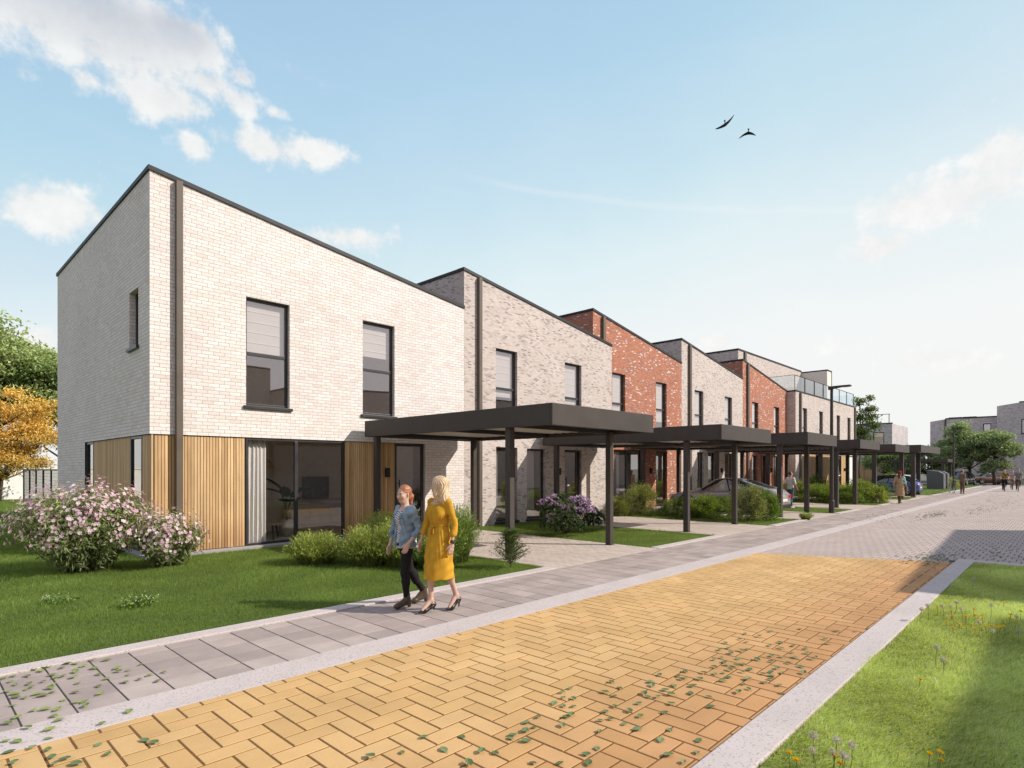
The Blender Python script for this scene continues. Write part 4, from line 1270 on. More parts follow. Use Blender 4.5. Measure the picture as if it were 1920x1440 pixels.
# ---- lime green wispy shrubs on the front lawn
gl = 'lime green feathery shrubs by the front lawn'
for lab, x, y, R, H, n, cc in (
        ('round lime green feathery shrub under the big window, leftmost of its row', 5.75, 10.8, .62, .60, 1500, LIME),
        ('broad lime green feathery shrub beside the leftmost one', 6.42, 9.85, .72, .74, 1900, LIME),
        ('lime green feathery shrub close to the timber wall by the carport post', 7.5, 10.9, .8, .92, 1700, LIME),
        ('bright lime feathery shrub just left of the red haired woman', 6.75, 9.35, .60, .90, 1500, LIME),
        ('small dark feathery shrub behind the legs of the two women', 6.9, 8.6, .4, .6, 900, GREEN + LIME[:1]),
        ('tall feathery green shrub rising right of the woman in yellow', 7.75, 9.0, .58, 1.12, 2000, LIME[:2] + GREEN),
        ('feathery green shrub between the women and the tall one', 7.35, 8.85, .5, .95, 1400, LIME + GREEN)):
    g = wispy_shrub(lab, R, H, n, cc, gl); g.location = (x, y, 0)
wispy_shrub('small grass tuft at the pavement edge near the second carport', .30, .26, 240, LIME, None, .008, name='grass_tuft').location = (23.0, 7.1, 0)
for lab, p, k in (('low dark green weed clump with pale flower specks on the front lawn', (2.3, 9.2), 1.0), ('faint low weed patch on the lawn left of the darker clump', (1.61, 10.25), .7)):
    g = thing('weed_clump', lab, 'plant', (p[0], p[1], 0))
    n = int(300 * k * k); a = RNG.uniform(0, 2 * PI, n); r = np.sqrt(RNG.random(n)) * .22
    P = np.stack([np.cos(a) * r, np.sin(a) * r, RNG.uniform(.02, .13, n) * k], 1)
    V, q, c = leaf_quads(P, .06, .03, GREEN + GR[:2], .6); link('foliage', np_mesh('foliage', V, [q], c), M['leaf'], g)
    n = int(30 * k); a = RNG.uniform(0, 2 * PI, n); r = np.sqrt(RNG.random(n)) * .24
    P = np.stack([np.cos(a) * r, np.sin(a) * r, RNG.uniform(.10, .16, n) * k], 1)
    V, q, c = leaf_quads(P, .022, .02, [(0.75, 0.76, 0.68)], 1.0); link('blossom', np_mesh('blossom', V, [q], c), M['petal'], g)

# ---- small conifer
g = thing('young_conifer', 'small airy green conifer at the lawn edge under the nearest carport', 'shrub', (7.96, 7.62, 0))
mb = MB(); mb.tube([(0, 0, 0), (.01, 0, .4), (0, .01, .92)], [.018, .012, .003], 6)
LP, LD = [], []
for i in range(110):
    z = RNG.uniform(.1, .86); a = RNG.uniform(0, 2 * PI); L_ = (.42 * (1 - (z / .98)) + .04) * RNG.uniform(.7, 1.1)
    b = Vector((0, 0, z * .8)); e = Vector((math.cos(a) * L_, math.sin(a) * L_, z * .8 + L_ * .55))
    mb.tube([b, e], [.005, .0015], 4)
    for k in range(34):
        s = RNG.uniform(.15, 1.02); LP.append(b.lerp(e, s) + Vector(RNG.normal(size=3)) * .022); LD.append(((e - b).normalized()) + Vector((0, 0, .3)))
mb.build('trunk', M['bark'], g, local=True)
P = np.array(LP); V, q, c = leaf_quads(P, .042, .012, [(0.10, 0.15, 0.04), (0.14, 0.19, 0.05), (0.075, 0.115, 0.035)], .3, np.array(LD)); link('foliage', np_mesh('foliage', V, [q], c), M['leaf'], g)

# ---- rhododendron with violet flower heads
g = thing('rhododendron', 'purple flowering rhododendron with broad dark leaves under the nearest carport', 'shrub', (13.3, 10.5, 0))
parts = []
for cx, cy, cz, rr in ((-.35, .05, .62, .55), (.2, .15, .72, .6), (.75, -.05, .45, .5), (-.75, -.2, .4, .42), (-.35, -.4, .3, .35), (1.05, -.2, .3, .35)):
    n = 46
    d = rvec(n); d[:, 2] = np.abs(d[:, 2]) * 1.0 - .25
    for k in range(n):
        ctr = np.array([cx, cy, cz]) + d[k] * rr
        m = 9; a = np.arange(m) * 2 * PI / m + RNG.uniform(0, 1)
        nn = d[k] + np.array([0, 0, .5]); nn /= np.linalg.norm(nn)
        t1 = np.cross(nn, [.3, .5, .2]); t1 /= np.linalg.norm(t1); t2 = np.cross(nn, t1)
        dr = np.cos(a)[:, None] * t1 + np.sin(a)[:, None] * t2 + nn * .25
        parts.append(leaf_quads(np.tile(ctr, (m, 1)), .15, .05, [(0.06, 0.10, 0.03), (0.085, 0.135, 0.045), (0.04, 0.075, 0.025), (0.12, 0.17, 0.06)], .6, dr * 1.6, .1, shade=np.full(m, .6 + .5 * max(0, d[k][2]))))
V, Q, C = merge(parts); link('foliage', np_mesh('foliage', V, Q, C), M['leaf'], g)
mb = MB()
for k in range(9): a = k * .7; mb.tube([(0, 0, 0), (.4 * math.cos(a), .3 * math.sin(a), .35), (.8 * math.cos(a), .5 * math.sin(a), .7)], [.022, .015, .006], 5)
mb.build('stem', M['bark'], g, local=True)
PU = [(0.44, 0.28, 0.56), (0.54, 0.37, 0.66), (0.36, 0.21, 0.48), (0.66, 0.50, 0.76)]
for (u, z, q) in ((-.95, .78, -.1), (-.72, .86, -.15), (-.5, .93, -.1), (-.6, .74, -.3), (-.30, .62, -.45), (-.42, .45, -.5), (-.2, .5, -.5), (-.75, .42, -.42), (-.6, .30, -.5), (-.32, .27, -.6), (-.05, .66, -.4), (0.05, .86, -.25), (.22, .78, -.35), (.40, .72, -.4), (.2, .58, -.5), (.34, .90, -.25), (.55, .84, -.3), (.62, .66, -.38), (.45, .55, -.5), (.7, .52, -.4), (0.0, .40, -.55)):
    c0 = np.array([CA * 0 + .72 * u + .35 * q * .6, -.69 * u * .62 + q * .75 + .02, z + .12])
    n = 46; d = rvec(n); d[:, 2] = np.abs(d[:, 2]) * .9 - .25
    V, qd, c = leaf_quads(c0 + d * .10, .06, .05, PU, .2, d * 2.0, .3); link('flower_head', np_mesh('flower_head', V, [qd], c), M['petal'], g)

# ---- round shrubs between the carports
SH = [('small round olive shrub at the left edge of the red house window', 19.9, 13.1, (.5, .45, .36), OLIVE), ('tall round olive shrub in front of the red house window', 20.75, 12.6, (.72, .6, .62), OLIVE),
      ('low spreading green shrub at the front of the grey car', 21.4, 11.2, (.85, .7, .36), GREEN + OLIVE[:2]), ('yellow green shrub beside the post of the second carport', 20.75, 10.1, (.6, .6, .46), LIME[:3] + GREEN),
      ('bright green round shrub in front of the grey car door', 21.55, 9.75, (.82, .7, .40), LIME[:2] + GREEN), ('tall grey olive shrub in front of the rear wheel of the grey car', 20.75, 8.3, (.52, .52, .64), OLIVE + [(0.2, .22, .13)]),
      ('dense green shrub at the tail of the grey car', 21.6, 7.98, (.42, .42, .54), GREEN + LIME[:1]),
      ('feathery olive shrub behind the man in the white shirt', 35.5, 11.6, (.9, .8, .62), OLIVE), ('low green shrub in the row between the third and fourth carport', 35.3, 10.4, (1.0, .8, .5), LIME[:2] + GREEN),
      ('yellow green shrub in front of the timber cladding of the end block', 36.1, 9.6, (.9, .8, .5), LIME[:3]), ('tall dark shrub with brown twigs by the street lamp', 36.9, 11.0, (.8, .8, .72), DKG + OLIVE[:1]),
      ('big bright green shrub left of the woman in the red cap', 36.2, 8.5, (1.0, .8, .62), LIME + GREEN), ('lime shrub at the kerb just left of the woman in the red cap', 36.6, 7.75, (.7, .5, .45), LIME),
      ('green shrub by the post of the fourth carport', 35.1, 8.7, (.8, .7, .46), GREEN + LIME[:2]), ('dark green shrub under the sixth carport', 44.0, 9.6, (1.0, 1.0, .5), GREEN), ('low hedge like shrub beside the two grey cabinets', 68.5, 8.6, (2.6, .9, .55), OLIVE + LIME[:2]),
      ('green shrub between the carport and the grey cabinets', 60.5, 11.6, (2.0, 1.2, .7), GREEN + LIME[:1]), ('shrub at the far right end of the road behind the cyclists', 84.5, 1.0, (2.0, 3.0, .75), DKG)]
for (lab, x, y, R, cc) in SH:
    k = 1 if x < 30 else (1.6 if x < 50 else 2.6)
    round_shrub(lab, R, int(7500 / k), cc, .062 * k ** .7, group='round shrubs between the carports').location = (x, y, 0)

# ---- trees
def crown(n, R, zc, rr, seed, zmin=-1):
    r = np.random.default_rng(seed); out = []
    while len(out) < n:
        d = r.normal(size=3); d /= np.linalg.norm(d)
        if d[2] < zmin: continue
        q = r.uniform(.45, .95)
        out.append((d[0] * R[0] * q, d[1] * R[1] * q, zc + d[2] * R[2] * q, rr * r.uniform(.7, 1.25)))
    return out


tree('tall green maple rising behind the cream house at the left edge', (5.2, 58.0, 0), crown(60, (5.3, 5.3, 4.6), 9.1, 1.35, 3), [(0, 0, 0), (.1, 0, 2.5), (.0, .1, 5), (.1, 0, 8), (0, 0, 11)], 21000, .32,
     [(0.38, 0.47, 0.17), (0.46, 0.54, 0.21), (0.29, 0.39, 0.13), (0.53, 0.59, 0.27)], .28, .62, .75, name='maple_tree')
tree('darker green tree close behind the corner of the cream house', (9.6, 56.0, 0), crown(36, (3.9, 3.9, 3.9), 7.3, 1.25, 8), [(0, 0, 0), (.1, 0, 2), (.0, .1, 4), (.1, 0, 7), (0, 0, 9)], 16000, .30,
     [(0.30, 0.40, 0.14), (0.36, 0.46, 0.17), (0.23, 0.33, 0.11)], .25, .62, .75, name='maple_tree')
tree('golden yellow tree in front of the green ones at the left edge', (4.1, 43.3, 0), crown(54, (2.65, 2.65, 3.0), 3.9, .80, 5), [(0, 0, 0), (.1, 0, 1.2), (.0, .1, 2.6), (.1, 0, 4.2), (0, 0, 6)], 24000, .165,
     [(0.86, 0.56, 0.12), (0.90, 0.63, 0.17), (0.78, 0.46, 0.08), (0.92, 0.70, 0.25)], .12, .62, .8, name='golden_tree')
tree('slender light green young tree beside the end block', (70.1, 16.3, 0), [(0, 0, 8.8, .7), (.5, -.6, 8.0, .8), (-.3, .4, 7.2, .9), (.2, -.9, 6.4, .9), (-.2, .2, 5.8, 1.0), (.4, -.3, 4.9, 1.0), (-.3, .5, 4.3, .8), (.7, -1.0, 7.3, .6), (0.2, -.5, 3.9, .8), (.3, -.9, 9.2, .5)],
     [(0, 0, 0), (.15, .1, 1.6), (0, 0, 3.2), (.1, -.1, 6), (0, 0, 9)], 3600, .26, [(0.15, 0.22, 0.055), (0.20, 0.27, 0.075), (0.11, 0.17, 0.04)], .10, .8, .6, name='slender_tree')
tree('round olive green tree standing above the low carport', (104, 23.8, 0), crown(20, (2.3, 2.5, 2.1), 6.2, 1.0, 21), [(0, 0, 0), (0, .1, 3), (0, 0, 5), (0, 0, 7.5)], 4500, .34, [(0.13, 0.165, 0.06), (0.17, 0.20, 0.08), (0.09, 0.12, 0.045)], .2, .7, .55)
BT = [(0.30, 0.41, 0.19), (0.37, 0.47, 0.22), (0.22, 0.33, 0.15), (0.45, 0.52, 0.27)]
tree('tallest leafy tree in front of the grey house at the road end', (85.5, 8.6, 0), crown(34, (2.7, 2.7, 2.9), 4.2, .9, 31), [(0, 0, 0), (0, .1, 1.8), (0, 0, 3), (0, 0, 6.5)], 10500, .30, BT, .2, .65, .55)
tree('leafy tree at the end of the road, standing right of the taller one', (84.5, 6.4, 0), crown(28, (2.4, 2.2, 2.5), 3.6, .85, 33), [(0, 0, 0), (0, .1, 1.8), (0, 0, 3), (0, 0, 6)], 9000, .28, BT, .18, .65, .55)
tree('lower leafy tree behind the second street lamp', (84.0, 12.4, 0), crown(34, (3.0, 2.8, 2.2), 2.7, .95, 35), [(0, 0, 0), (0, .1, 1.2), (0, 0, 2.4), (0, 0, 4.6)], 9500, .28, BT, .16, .65, .55)
tree('leafy tree seen through the low flat carport', (86.5, 16.5, 0), crown(34, (3.2, 3.0, 2.3), 2.8, 1.0, 37), [(0, 0, 0), (0, .1, 1.2), (0, 0, 2.4), (0, 0, 4.6)], 8500, .30, BT, .16, .65, .55)
g = round_shrub('planter shrub on the roof terrace of the end block', (2.2, .35, .55), 500, DKG, .22); g.location = (46.8, 17.9, 7.4)


# ============================================================ SOFT SHAPES (people)
class Soft:
    """distance field on a grid, smooth unions, turned into one continuous mesh"""
    def __init__(s, lo, hi, vox):
        s.lo = np.array(lo, np.float32); s.vox = vox
        s.n = np.ceil((np.array(hi) - s.lo) / vox).astype(int) + 1
        s.g = np.full(s.n, 0.5, np.float32)
        s.ax = [s.lo[i] + vox * np.arange(s.n[i], dtype=np.float32) for i in range(3)]

    def _win(s, mn, mx):
        sl = []
        for i in range(3):
            a = int(max(0, math.floor((mn[i] - s.lo[i]) / s.vox))); b = int(min(s.n[i], math.ceil((mx[i] - s.lo[i]) / s.vox) + 1))
            sl.append(slice(a, max(a, b)))
        X, Y, Z = np.meshgrid(s.ax[0][sl[0]], s.ax[1][sl[1]], s.ax[2][sl[2]], indexing='ij', sparse=True)
        return tuple(sl), X, Y, Z

    def _union(s, sl, d, k):
        a = s.g[sl]
        if k > 0:
            h = np.maximum(k - np.abs(a - d), 0) / k
            s.g[sl] = np.minimum(a, d) - h * h * k * .25
        else: s.g[sl] = np.minimum(a, d)

    def cap(s, a, b, ra, rb, k=.02, flat=None):
        a, b = np.array(a, float), np.array(b, float); m = max(ra, rb) + k + .03
        sl, X, Y, Z = s._win(np.minimum(a, b) - m, np.maximum(a, b) + m)
        d = b - a; L2 = max(float(d @ d), 1e-9)
        t_ = np.clip(((X - a[0]) * d[0] + (Y - a[1]) * d[1] + (Z - a[2]) * d[2]) / L2, 0, 1)
        s._union(sl, np.sqrt((X - a[0] - t_ * d[0]) ** 2 + (Y - a[1] - t_ * d[1]) ** 2 + (Z - a[2] - t_ * d[2]) ** 2) - (ra + (rb - ra) * t_), k)

    def ell(s, c, r, k=.03, rz=0.0, ry=0.0, cut=False):
        c = np.array(c, float); r = np.array(r, float); m = max(r) + k + .03
        sl, X, Y, Z = s._win(c - m, c + m)
        x, y, z = X - c[0], Y - c[1], Z - c[2]
        if rz: x, y = x * math.cos(rz) + y * math.sin(rz), -x * math.sin(rz) + y * math.cos(rz)
        if ry: x, z = x * math.cos(ry) - z * math.sin(ry), x * math.sin(ry) + z * math.cos(ry)
        q = np.sqrt((x / r[0]) ** 2 + (y / r[1]) ** 2 + (z / r[2]) ** 2)
        q2 = np.sqrt((x / r[0] ** 2) ** 2 + (y / r[1] ** 2) ** 2 + (z / r[2] ** 2) ** 2) + 1e-6
        d = q * (q - 1) / q2
        if cut: s.g[sl] = np.maximum(s.g[sl], -d)
        else: s._union(sl, d, k)

    def loft(s, rows, k=.02):
        """rows: (z, cx, cy, rx, ry) from low to high - a stack of ellipses"""
        R = np.array(rows, float)
        mn = [R[:, 1].min() - R[:, 3].max() - k - .04, R[:, 2].min() - R[:, 4].max() - k - .04, R[0, 0] - k - .03]
        mx = [R[:, 1].max() + R[:, 3].max() + k + .04, R[:, 2].max() + R[:, 4].max() + k + .04, R[-1, 0] + k + .03]
        sl, X, Y, Z = s._win(mn, mx)
        cx, cy, rx, ry = [np.interp(Z, R[:, 0], R[:, i]) for i in (1, 2, 3, 4)]
        q = np.sqrt(((X - cx) / rx) ** 2 + ((Y - cy) / ry) ** 2)
        d = (q - 1) * np.minimum(rx, ry)
        d = np.maximum(d, np.maximum(R[0, 0] - Z, Z - R[-1, 0]))
        s._union(sl, d.astype(np.float32), k)

    def plane(s, n, c):
        """keep n.p <= c"""
        X, Y, Z = np.meshgrid(*s.ax, indexing='ij', sparse=True)
        s.g = np.maximum(s.g, (n[0] * X + n[1] * Y + n[2] * Z - c).astype(np.float32))

    def carve(s, f):
        X, Y, Z = np.meshgrid(*s.ax, indexing='ij', sparse=True)
        s.g = np.maximum(s.g, f(X, Y, Z).astype(np.float32))

    def ripple(s, f):
        X, Y, Z = np.meshgrid(*s.ax, indexing='ij', sparse=True)
        near = np.abs(s.g) < .06
        s.g = s.g + np.where(near, f(X, Y, Z), 0).astype(np.float32)

    def mesh(s, name, mat, parent, colf, T=None):
        g = np.pad(s.g, 1, constant_values=.5); S = g < 0
        nx, ny, nz = g.shape
        cnt = np.zeros((nx - 1, ny - 1, nz - 1), np.int8)
        for a in (0, 1):
            for b in (0, 1):
                for c in (0, 1): cnt += S[a:nx - 1 + a, b:ny - 1 + b, c:nz - 1 + c]
        act = np.argwhere((cnt > 0) & (cnt < 8))
        idx = np.full(cnt.shape, -1, np.int64); idx[tuple(act.T)] = np.arange(len(act))
        cor = np.array([(a, b, c) for a in (0, 1) for b in (0, 1) for c in (0, 1)])
        val = np.stack([g[act[:, 0] + a, act[:, 1] + b, act[:, 2] + c] for a, b, c in cor], 1)
        P = np.zeros((len(act), 3)); W = np.zeros(len(act))
        for i in range(8):
            for j in range(i + 1, 8):
                if np.abs(cor[i] - cor[j]).sum() != 1: continue
                m = (val[:, i] < 0) != (val[:, j] < 0)
                t_ = val[m, i] / (val[m, i] - val[m, j])
                P[m] += cor[i] + (cor[j] - cor[i]) * t_[:, None]; W[m] += 1
        V = (act + P / W[:, None] - 1) * s.vox + s.lo
        Q = []
        for ax in range(3):
            o1, o2 = [(1, 2), (2, 0), (0, 1)][ax]
            sh = [slice(None)] * 3; sh2 = [slice(None)] * 3; sh[ax] = slice(0, -1); sh2[ax] = slice(1, None)
            A, B = S[tuple(sh)], S[tuple(sh2)]
            for fl in (0, 1):
                e = np.argwhere((A & ~B) if fl == 0 else (~A & B))
                ok = (e[:, o1] > 0) & (e[:, o2] > 0) & (e[:, o1] < cnt.shape[o1]) & (e[:, o2] < cnt.shape[o2]); e = e[ok]

                def cell(d1, d2):
                    c = e.copy(); c[:, o1] -= d1; c[:, o2] -= d2; return idx[tuple(c.T)]
                q = np.stack([cell(1, 1), cell(0, 1), cell(0, 0), cell(1, 0)], 1)
                Q.append(q if fl == 0 else q[:, ::-1])
        Q = np.concatenate(Q); Q = Q[(Q >= 0).all(1)]
        C = np.array([colf(*v) for v in V]) if not isinstance(colf, tuple) else np.tile(np.array(colf), (len(V), 1))
        # light smoothing
        for _ in range(2):
            acc = np.zeros_like(V); n = np.zeros(len(V))
            for a, b in ((0, 1), (1, 2), (2, 3), (3, 0)):
                np.add.at(acc, Q[:, a], V[Q[:, b]]); np.add.at(acc, Q[:, b], V[Q[:, a]]); np.add.at(n, Q[:, a], 1); np.add.at(n, Q[:, b], 1)
            V = V * .5 + .5 * acc / np.maximum(n, 1)[:, None]
        if T is not None: V = T(V)
        return link(name, np_mesh(name, V, [Q], C), mat, parent, smooth=True)


def lerp(a, b, s): return tuple(a[i] + (b[i] - a[i]) * s for i in range(3))


def v3(*a): return np.array(a, float)


SKIN = (0.60, 0.40, 0.31)


def add_leg(B, hip, knee, ank, k=.03, s=1.0, infl=0.0, foot=None, calf=True):
    B.cap(hip, knee, .080 * s + infl, .050 * s + infl, k)
    B.cap(knee, ank, .047 * s + infl, .031 * s + infl, k)
    if calf:
        m = np.array(lerp(knee, ank, .3)); B.ell(m + v3(-.012, 0, 0), (.046 * s + infl, .044 * s + infl, .10), k)
    if foot is not None: B.cap(ank, foot, .034 * s, .024 * s, .02)


def add_arm(B, sh, el, wr, k=.025, s=1.0, infl=0.0):
    B.cap(sh, el, .045 * s + infl, .034 * s + infl, k); B.cap(el, wr, .035 * s + infl, .022 * s + infl, k)


def add_hand(B, wr, d, side, palm_n, s=1.0, curl=.5):
    """d: pointing direction, side: towards the thumb, palm_n: out of the palm"""
    d = np.array(d, float); d /= np.linalg.norm(d); side = np.array(side, float); side -= d * (side @ d); side /= np.linalg.norm(side)
    pn = np.array(palm_n, float); pn -= d * (pn @ d); pn -= side * (pn @ side); pn /= np.linalg.norm(pn)
    w_ = np.array(wr, float); B.cap(w_, w_ + d * .03, .021 * s, .022 * s, .015)
    for q in (-.026, -.009, .009, .026): B.cap(w_ + d * .02 + side * q * .6, w_ + d * .085 * s + side * q, .013, .0115, .012)
    for q, L in ((.028, .066), (.010, .075), (-.009, .070), (-.027, .055)):
        a = w_ + d * .088 * s + side * q; L *= s
        b = a + d * L * .5 + pn * L * .18 * curl; c = b + d * L * .38 + pn * L * .42 * curl; B.cap(a, b, .0098, .0088, .004); B.cap(b, c, .0086, .0070, .003)
    a = w_ + d * .03 + side * .024; b = a + d * .03 + side * .026 + pn * .012; c = b + d * .030 + side * .006 + pn * .012
    B.cap(a, b, .0135, .011, .008); B.cap(b, c, .0105, .0085, .003)


def head_T(c, yaw, pitch=0.0):
    cy, sy = math.cos(yaw), math.sin(yaw)

    def f(p):
        x, y, z = p; cp, sp = math.cos(pitch), math.sin(pitch)
        x, z = x * cp + z * sp, -x * sp + z * cp
        return (c[0] + x * cy - y * sy, c[1] + x * sy + y * cy, c[2] + z)
    return f


def add_head(B, c, yaw, neck, s=1.0):
    H = head_T(c, yaw); k = .02
    B.ell(H((-.012, 0, .035)), (.094 * s, .074 * s, .088 * s), .02, yaw)
    B.ell(H((.022, 0, -.03)), (.066 * s, .058 * s, .085 * s), .03, yaw)
    B.cap(H((.055, 0, -.090)), H((.035, 0, -.095)), .022 * s, .03 * s, .025)          # chin
    B.cap(H((.060, .035, -.025)), H((.060, -.035, -.025)), .026 * s, .026 * s, .03)    # cheeks
    B.cap(H((.084, 0, .008)), H((.100, 0, -.030)), .008 * s, .0125 * s, .010)          # nose
    B.cap(H((.078, .030, .022)), H((.078, -.030, .022)), .012 * s, .012 * s, .015)     # brow
    B.cap(H((.082, .016, -.062)), H((.082, -.016, -.062)), .009, .009, .008)           # lips
    for q in (1, -1):
        B.cap(H((-.006, q * .074, .012)), H((-.010, q * .076, -.026)), .014, .009, .004)   # ears
        B.ell(H((.088, q * .031, .004)), (.012, .014, .010), 0, cut=True)
        B.ell(H((.076, q * .031, .004)), (.013, .013, .013), .003)                      # eyes
    B.cap(neck, H((-.02, 0, -.05)), .050 * s, .047 * s, .03)


def face_col(c, yaw, skin, lip=(0.48, 0.20, 0.18), brow=(0.22, 0.12, 0.07)):
    cy, sy = math.cos(yaw), math.sin(yaw)

    def f(x, y, z):
        u, v, w_ = (x - c[0]) * cy + (y - c[1]) * sy, -(x - c[0]) * sy + (y - c[1]) * cy, z - c[2]
        if u > .05:
            if abs(abs(v) - .031) < .013 and abs(w_ - .005) < .0055: return (.09, .06, .05) if abs(abs(v) - .031) < .008 else (skin[0] * .8, skin[1] * .8, skin[2] * .85)
            if abs(abs(v) - .032) < .018 and abs(w_ - .024) < .005: return brow
            if abs(v) < .022 and abs(w_ + .062) < .009: return lip
            if abs(abs(v) - .042) < .016 and abs(w_ + .028) < .016: return (skin[0], skin[1] * .86, skin[2] * .84)
        return skin
    return f


def ripples(ax_, f1, amp, ph=0.0):
    def f(X, Y, Z):
        return amp * (np.sin(f1 * (Z + .35 * X - .25 * Y) + 2.1 * np.sin(9 * X + 7 * Y + ph) + ph) + .6 * np.sin(f1 * 1.7 * (Z * .7 - .5 * Y + .3 * X) + 1.7 * np.sin(13 * Y - 8 * Z + ph)))
    return f


# every figure is modelled looking along +x, left hand on +y, feet on z=0
def woman_denim():
    g = thing('person', 'red haired woman in an open denim shirt over a striped top and black leggings', 'person', (4.79, 6.56, 0.008), math.radians(178))
    hips = {1: v3(.01, .075, .87), -1: v3(-.02, -.075, .87)}
    knee = {1: v3(.05, .07, .475), -1: v3(-.12, -.06, .47)}
    ank = {1: v3(.01, .055, .105), -1: v3(-.345, -.055, .150)}
    toe = {1: v3(.16, .06, .035), -1: v3(-.205, -.06, .035)}
    sh = {1: v3(-.015, .165, 1.315), -1: v3(-.005, -.165, 1.315)}
    el = {1: v3(-.075, .235, 1.055), -1: v3(.03, -.225, 1.05)}
    wr = {1: v3(.105, .235, .885), -1: v3(.10, -.215, .83)}
    hc = v3(.02, 0, 1.515); yaw = math.radians(10)
    B = Soft((-.55, -.42, -.02), (.45, .42, 1.70), .0055)
    B.loft([(.80, 0, 0, .09, .13), (.90, 0, 0, .105, .16), (1.02, 0, 0, .085, .125), (1.18, .005, 0, .10, .135), (1.30, -.005, 0, .085, .15), (1.36, -.01, 0, .05, .07)], .03)
    B.cap(sh[1] - v3(0, .03, .012), sh[-1] - v3(0, -.03, .012), .036, .036, .02)
    for q in (1, -1):
        add_leg(B, hips[q], knee[q], ank[q], foot=toe[q]); add_arm(B, sh[q] - v3(0, q * .02, .02), el[q], wr[q], k=.008, s=.86)
    add_hand(B, wr[1], (.45, -.1, -.9), (.9, -.3, .4), (0, -1, -.1), .95); add_hand(B, wr[-1], (.35, .1, -.93), (.9, .3, .3), (0, 1, -.1), .95)
    add_head(B, hc, yaw, v3(-.01, 0, 1.35))
    B.mesh('body', M['skin'], g, face_col(hc, yaw, (0.56, 0.36, 0.275)))
    # leggings
    C = Soft((-.50, -.30, .06), (.32, .30, 1.0), .007)
    C.loft([(.80, 0, 0, .10, .145), (.90, 0, 0, .115, .17), (.98, 0, 0, .10, .145)], .03)
    for q in (1, -1): add_leg(C, hips[q], knee[q], ank[q], infl=.007)
    C.ripple(ripples(0, 60, .0014))
    C.mesh('leggings', M['cloth'], g, (0.018, 0.015, 0.017))
    # striped top
    C = Soft((-.22, -.25, .76), (.22, .25, 1.40), .006)
    C.loft([(.80, -.025, 0, .130, .185), (.90, -.01, 0, .124, .180), (.97, 0, 0, .112, .165), (1.04, 0, 0, .098, .14), (1.19, .012, 0, .115, .147), (1.27, .0, 0, .098, .15), (1.325, -.01, 0, .075, .13)], .02)
    C.ell((.075, .06, 1.20), (.05, .055, .06), .04); C.ell((.075, -.06, 1.20), (.05, .055, .06), .04)
    C.carve(lambda X, Y, Z: np.where(X > .02, np.minimum(.5, (Z - 1.285) + np.abs(Y) * -.45 + 0 * X), -.5))
    C.plane((-.35, 0, 1), 1.335)
    C.ripple(ripples(0, 48, .002, 1.0))

    def stripe(x, y, z):
        if x < -.03 and z < .98: return (.70, .68, .66) if math.sin(x * 90 + 3 * math.sin(y * 40)) * math.sin(z * 80 + y * 60) < .45 else (.07, .07, .08)
        zz = z + .012 * math.sin(y * 30) + .006 * math.sin(z * 40)
        return (.055, .055, .085) if (zz * 36) % 1 < .40 else (.72, .69, .67)
    C.mesh('striped_top', M['cloth'], g, stripe)
    # denim shirt, open at the front, sleeves rolled below the elbow
    C = Soft((-.32, -.36, .76), (.30, .36, 1.44), .0058)
    C.loft([(.79, .004, 0, .142, .198), (.90, .002, 0, .136, .194), (.98, 0, 0, .126, .183), (1.06, 0, 0, .118, .166), (1.19, .008, 0, .130, .166), (1.28, -.004, 0, .112, .168), (1.335, -.012, 0, .08, .135), (1.375, -.018, 0, .062, .078)], .03)
    C.ell((.08, .065, 1.20), (.05, .06, .07), .04); C.ell((.08, -.065, 1.20), (.05, .06, .07), .04)
    C.cap(sh[1] - v3(0,.02,0), sh[-1] + v3(0,.02,0), .054, .054, .03)
    C.plane((.12, 0, -1), -.80)
    C.carve(lambda X, Y, Z: np.where(X > .0, np.minimum((.045 + .035 * np.maximum(0, Z - 1.0) + .10 * np.clip(Z - 1.26, 0, .1) + .004 * np.sin(Z * 30)) - np.abs(Y - .005), 0.5), -.5))
    C.ell((.0, 0, 1.40), (.07, .058, .05), 0, cut=True)
    for q in (1, -1):
        e2 = lerp(el[q], wr[q], .42)
        C.cap(sh[q] - v3(0, q * .012, .012), el[q], .056, .047, .016); C.cap(el[q], e2, .046, .041, .012); C.cap(lerp(el[q], wr[q], .30), lerp(el[q], wr[q], .43), .046, .046, .006)
    C.cap((.055, .085, 1.205), (.06, .118, 1.205), .074, .066, .006) if False else None
    C.ripple(lambda X, Y, Z: ripples(0, 58, .0048, 2.0)(X, Y, Z))

    def den(x, y, z):
        k = .85 + .3 * (math.sin(x * 37 + 3 * math.sin(y * 29)) * math.sin(z * 31 + 2 * math.sin(x * 23)) * .5 + .5)
        c = (.215 * k, .28 * k, .335 * k)
        if z > 1.27: c = tuple(a * 1.28 for a in c)
        if x > .04 and abs(z - 1.205) < .006 and .055 < abs(y) < .125: c = (.09, .13, .18)
        if x > .04 and 1.12 < z < 1.205 and (abs(abs(y) - .057) < .004 or abs(abs(y) - .125) < .004): c = (.11, .16, .22)
        if z < .825: c = tuple(a * 1.3 for a in c)
        return c
    C.mesh('denim_shirt', M['denim'], g, den)
    # hair pulled back into a pony tail
    H = head_T(hc, yaw)
    C = Soft((-.22, -.14, 1.32), (.16, .14, 1.68), .0055)
    C.ell(H((-.022, 0, .046)), (.098, .082, .090), .01, yaw)
    C.carve(lambda X, Y, Z: ((X - hc[0]) * math.cos(yaw) + (Y - hc[1]) * math.sin(yaw)) * 1.0 - .080 - (Z - hc[2] - .06) * -.45 + np.where(Z < hc[2] + .0, .0, 0))
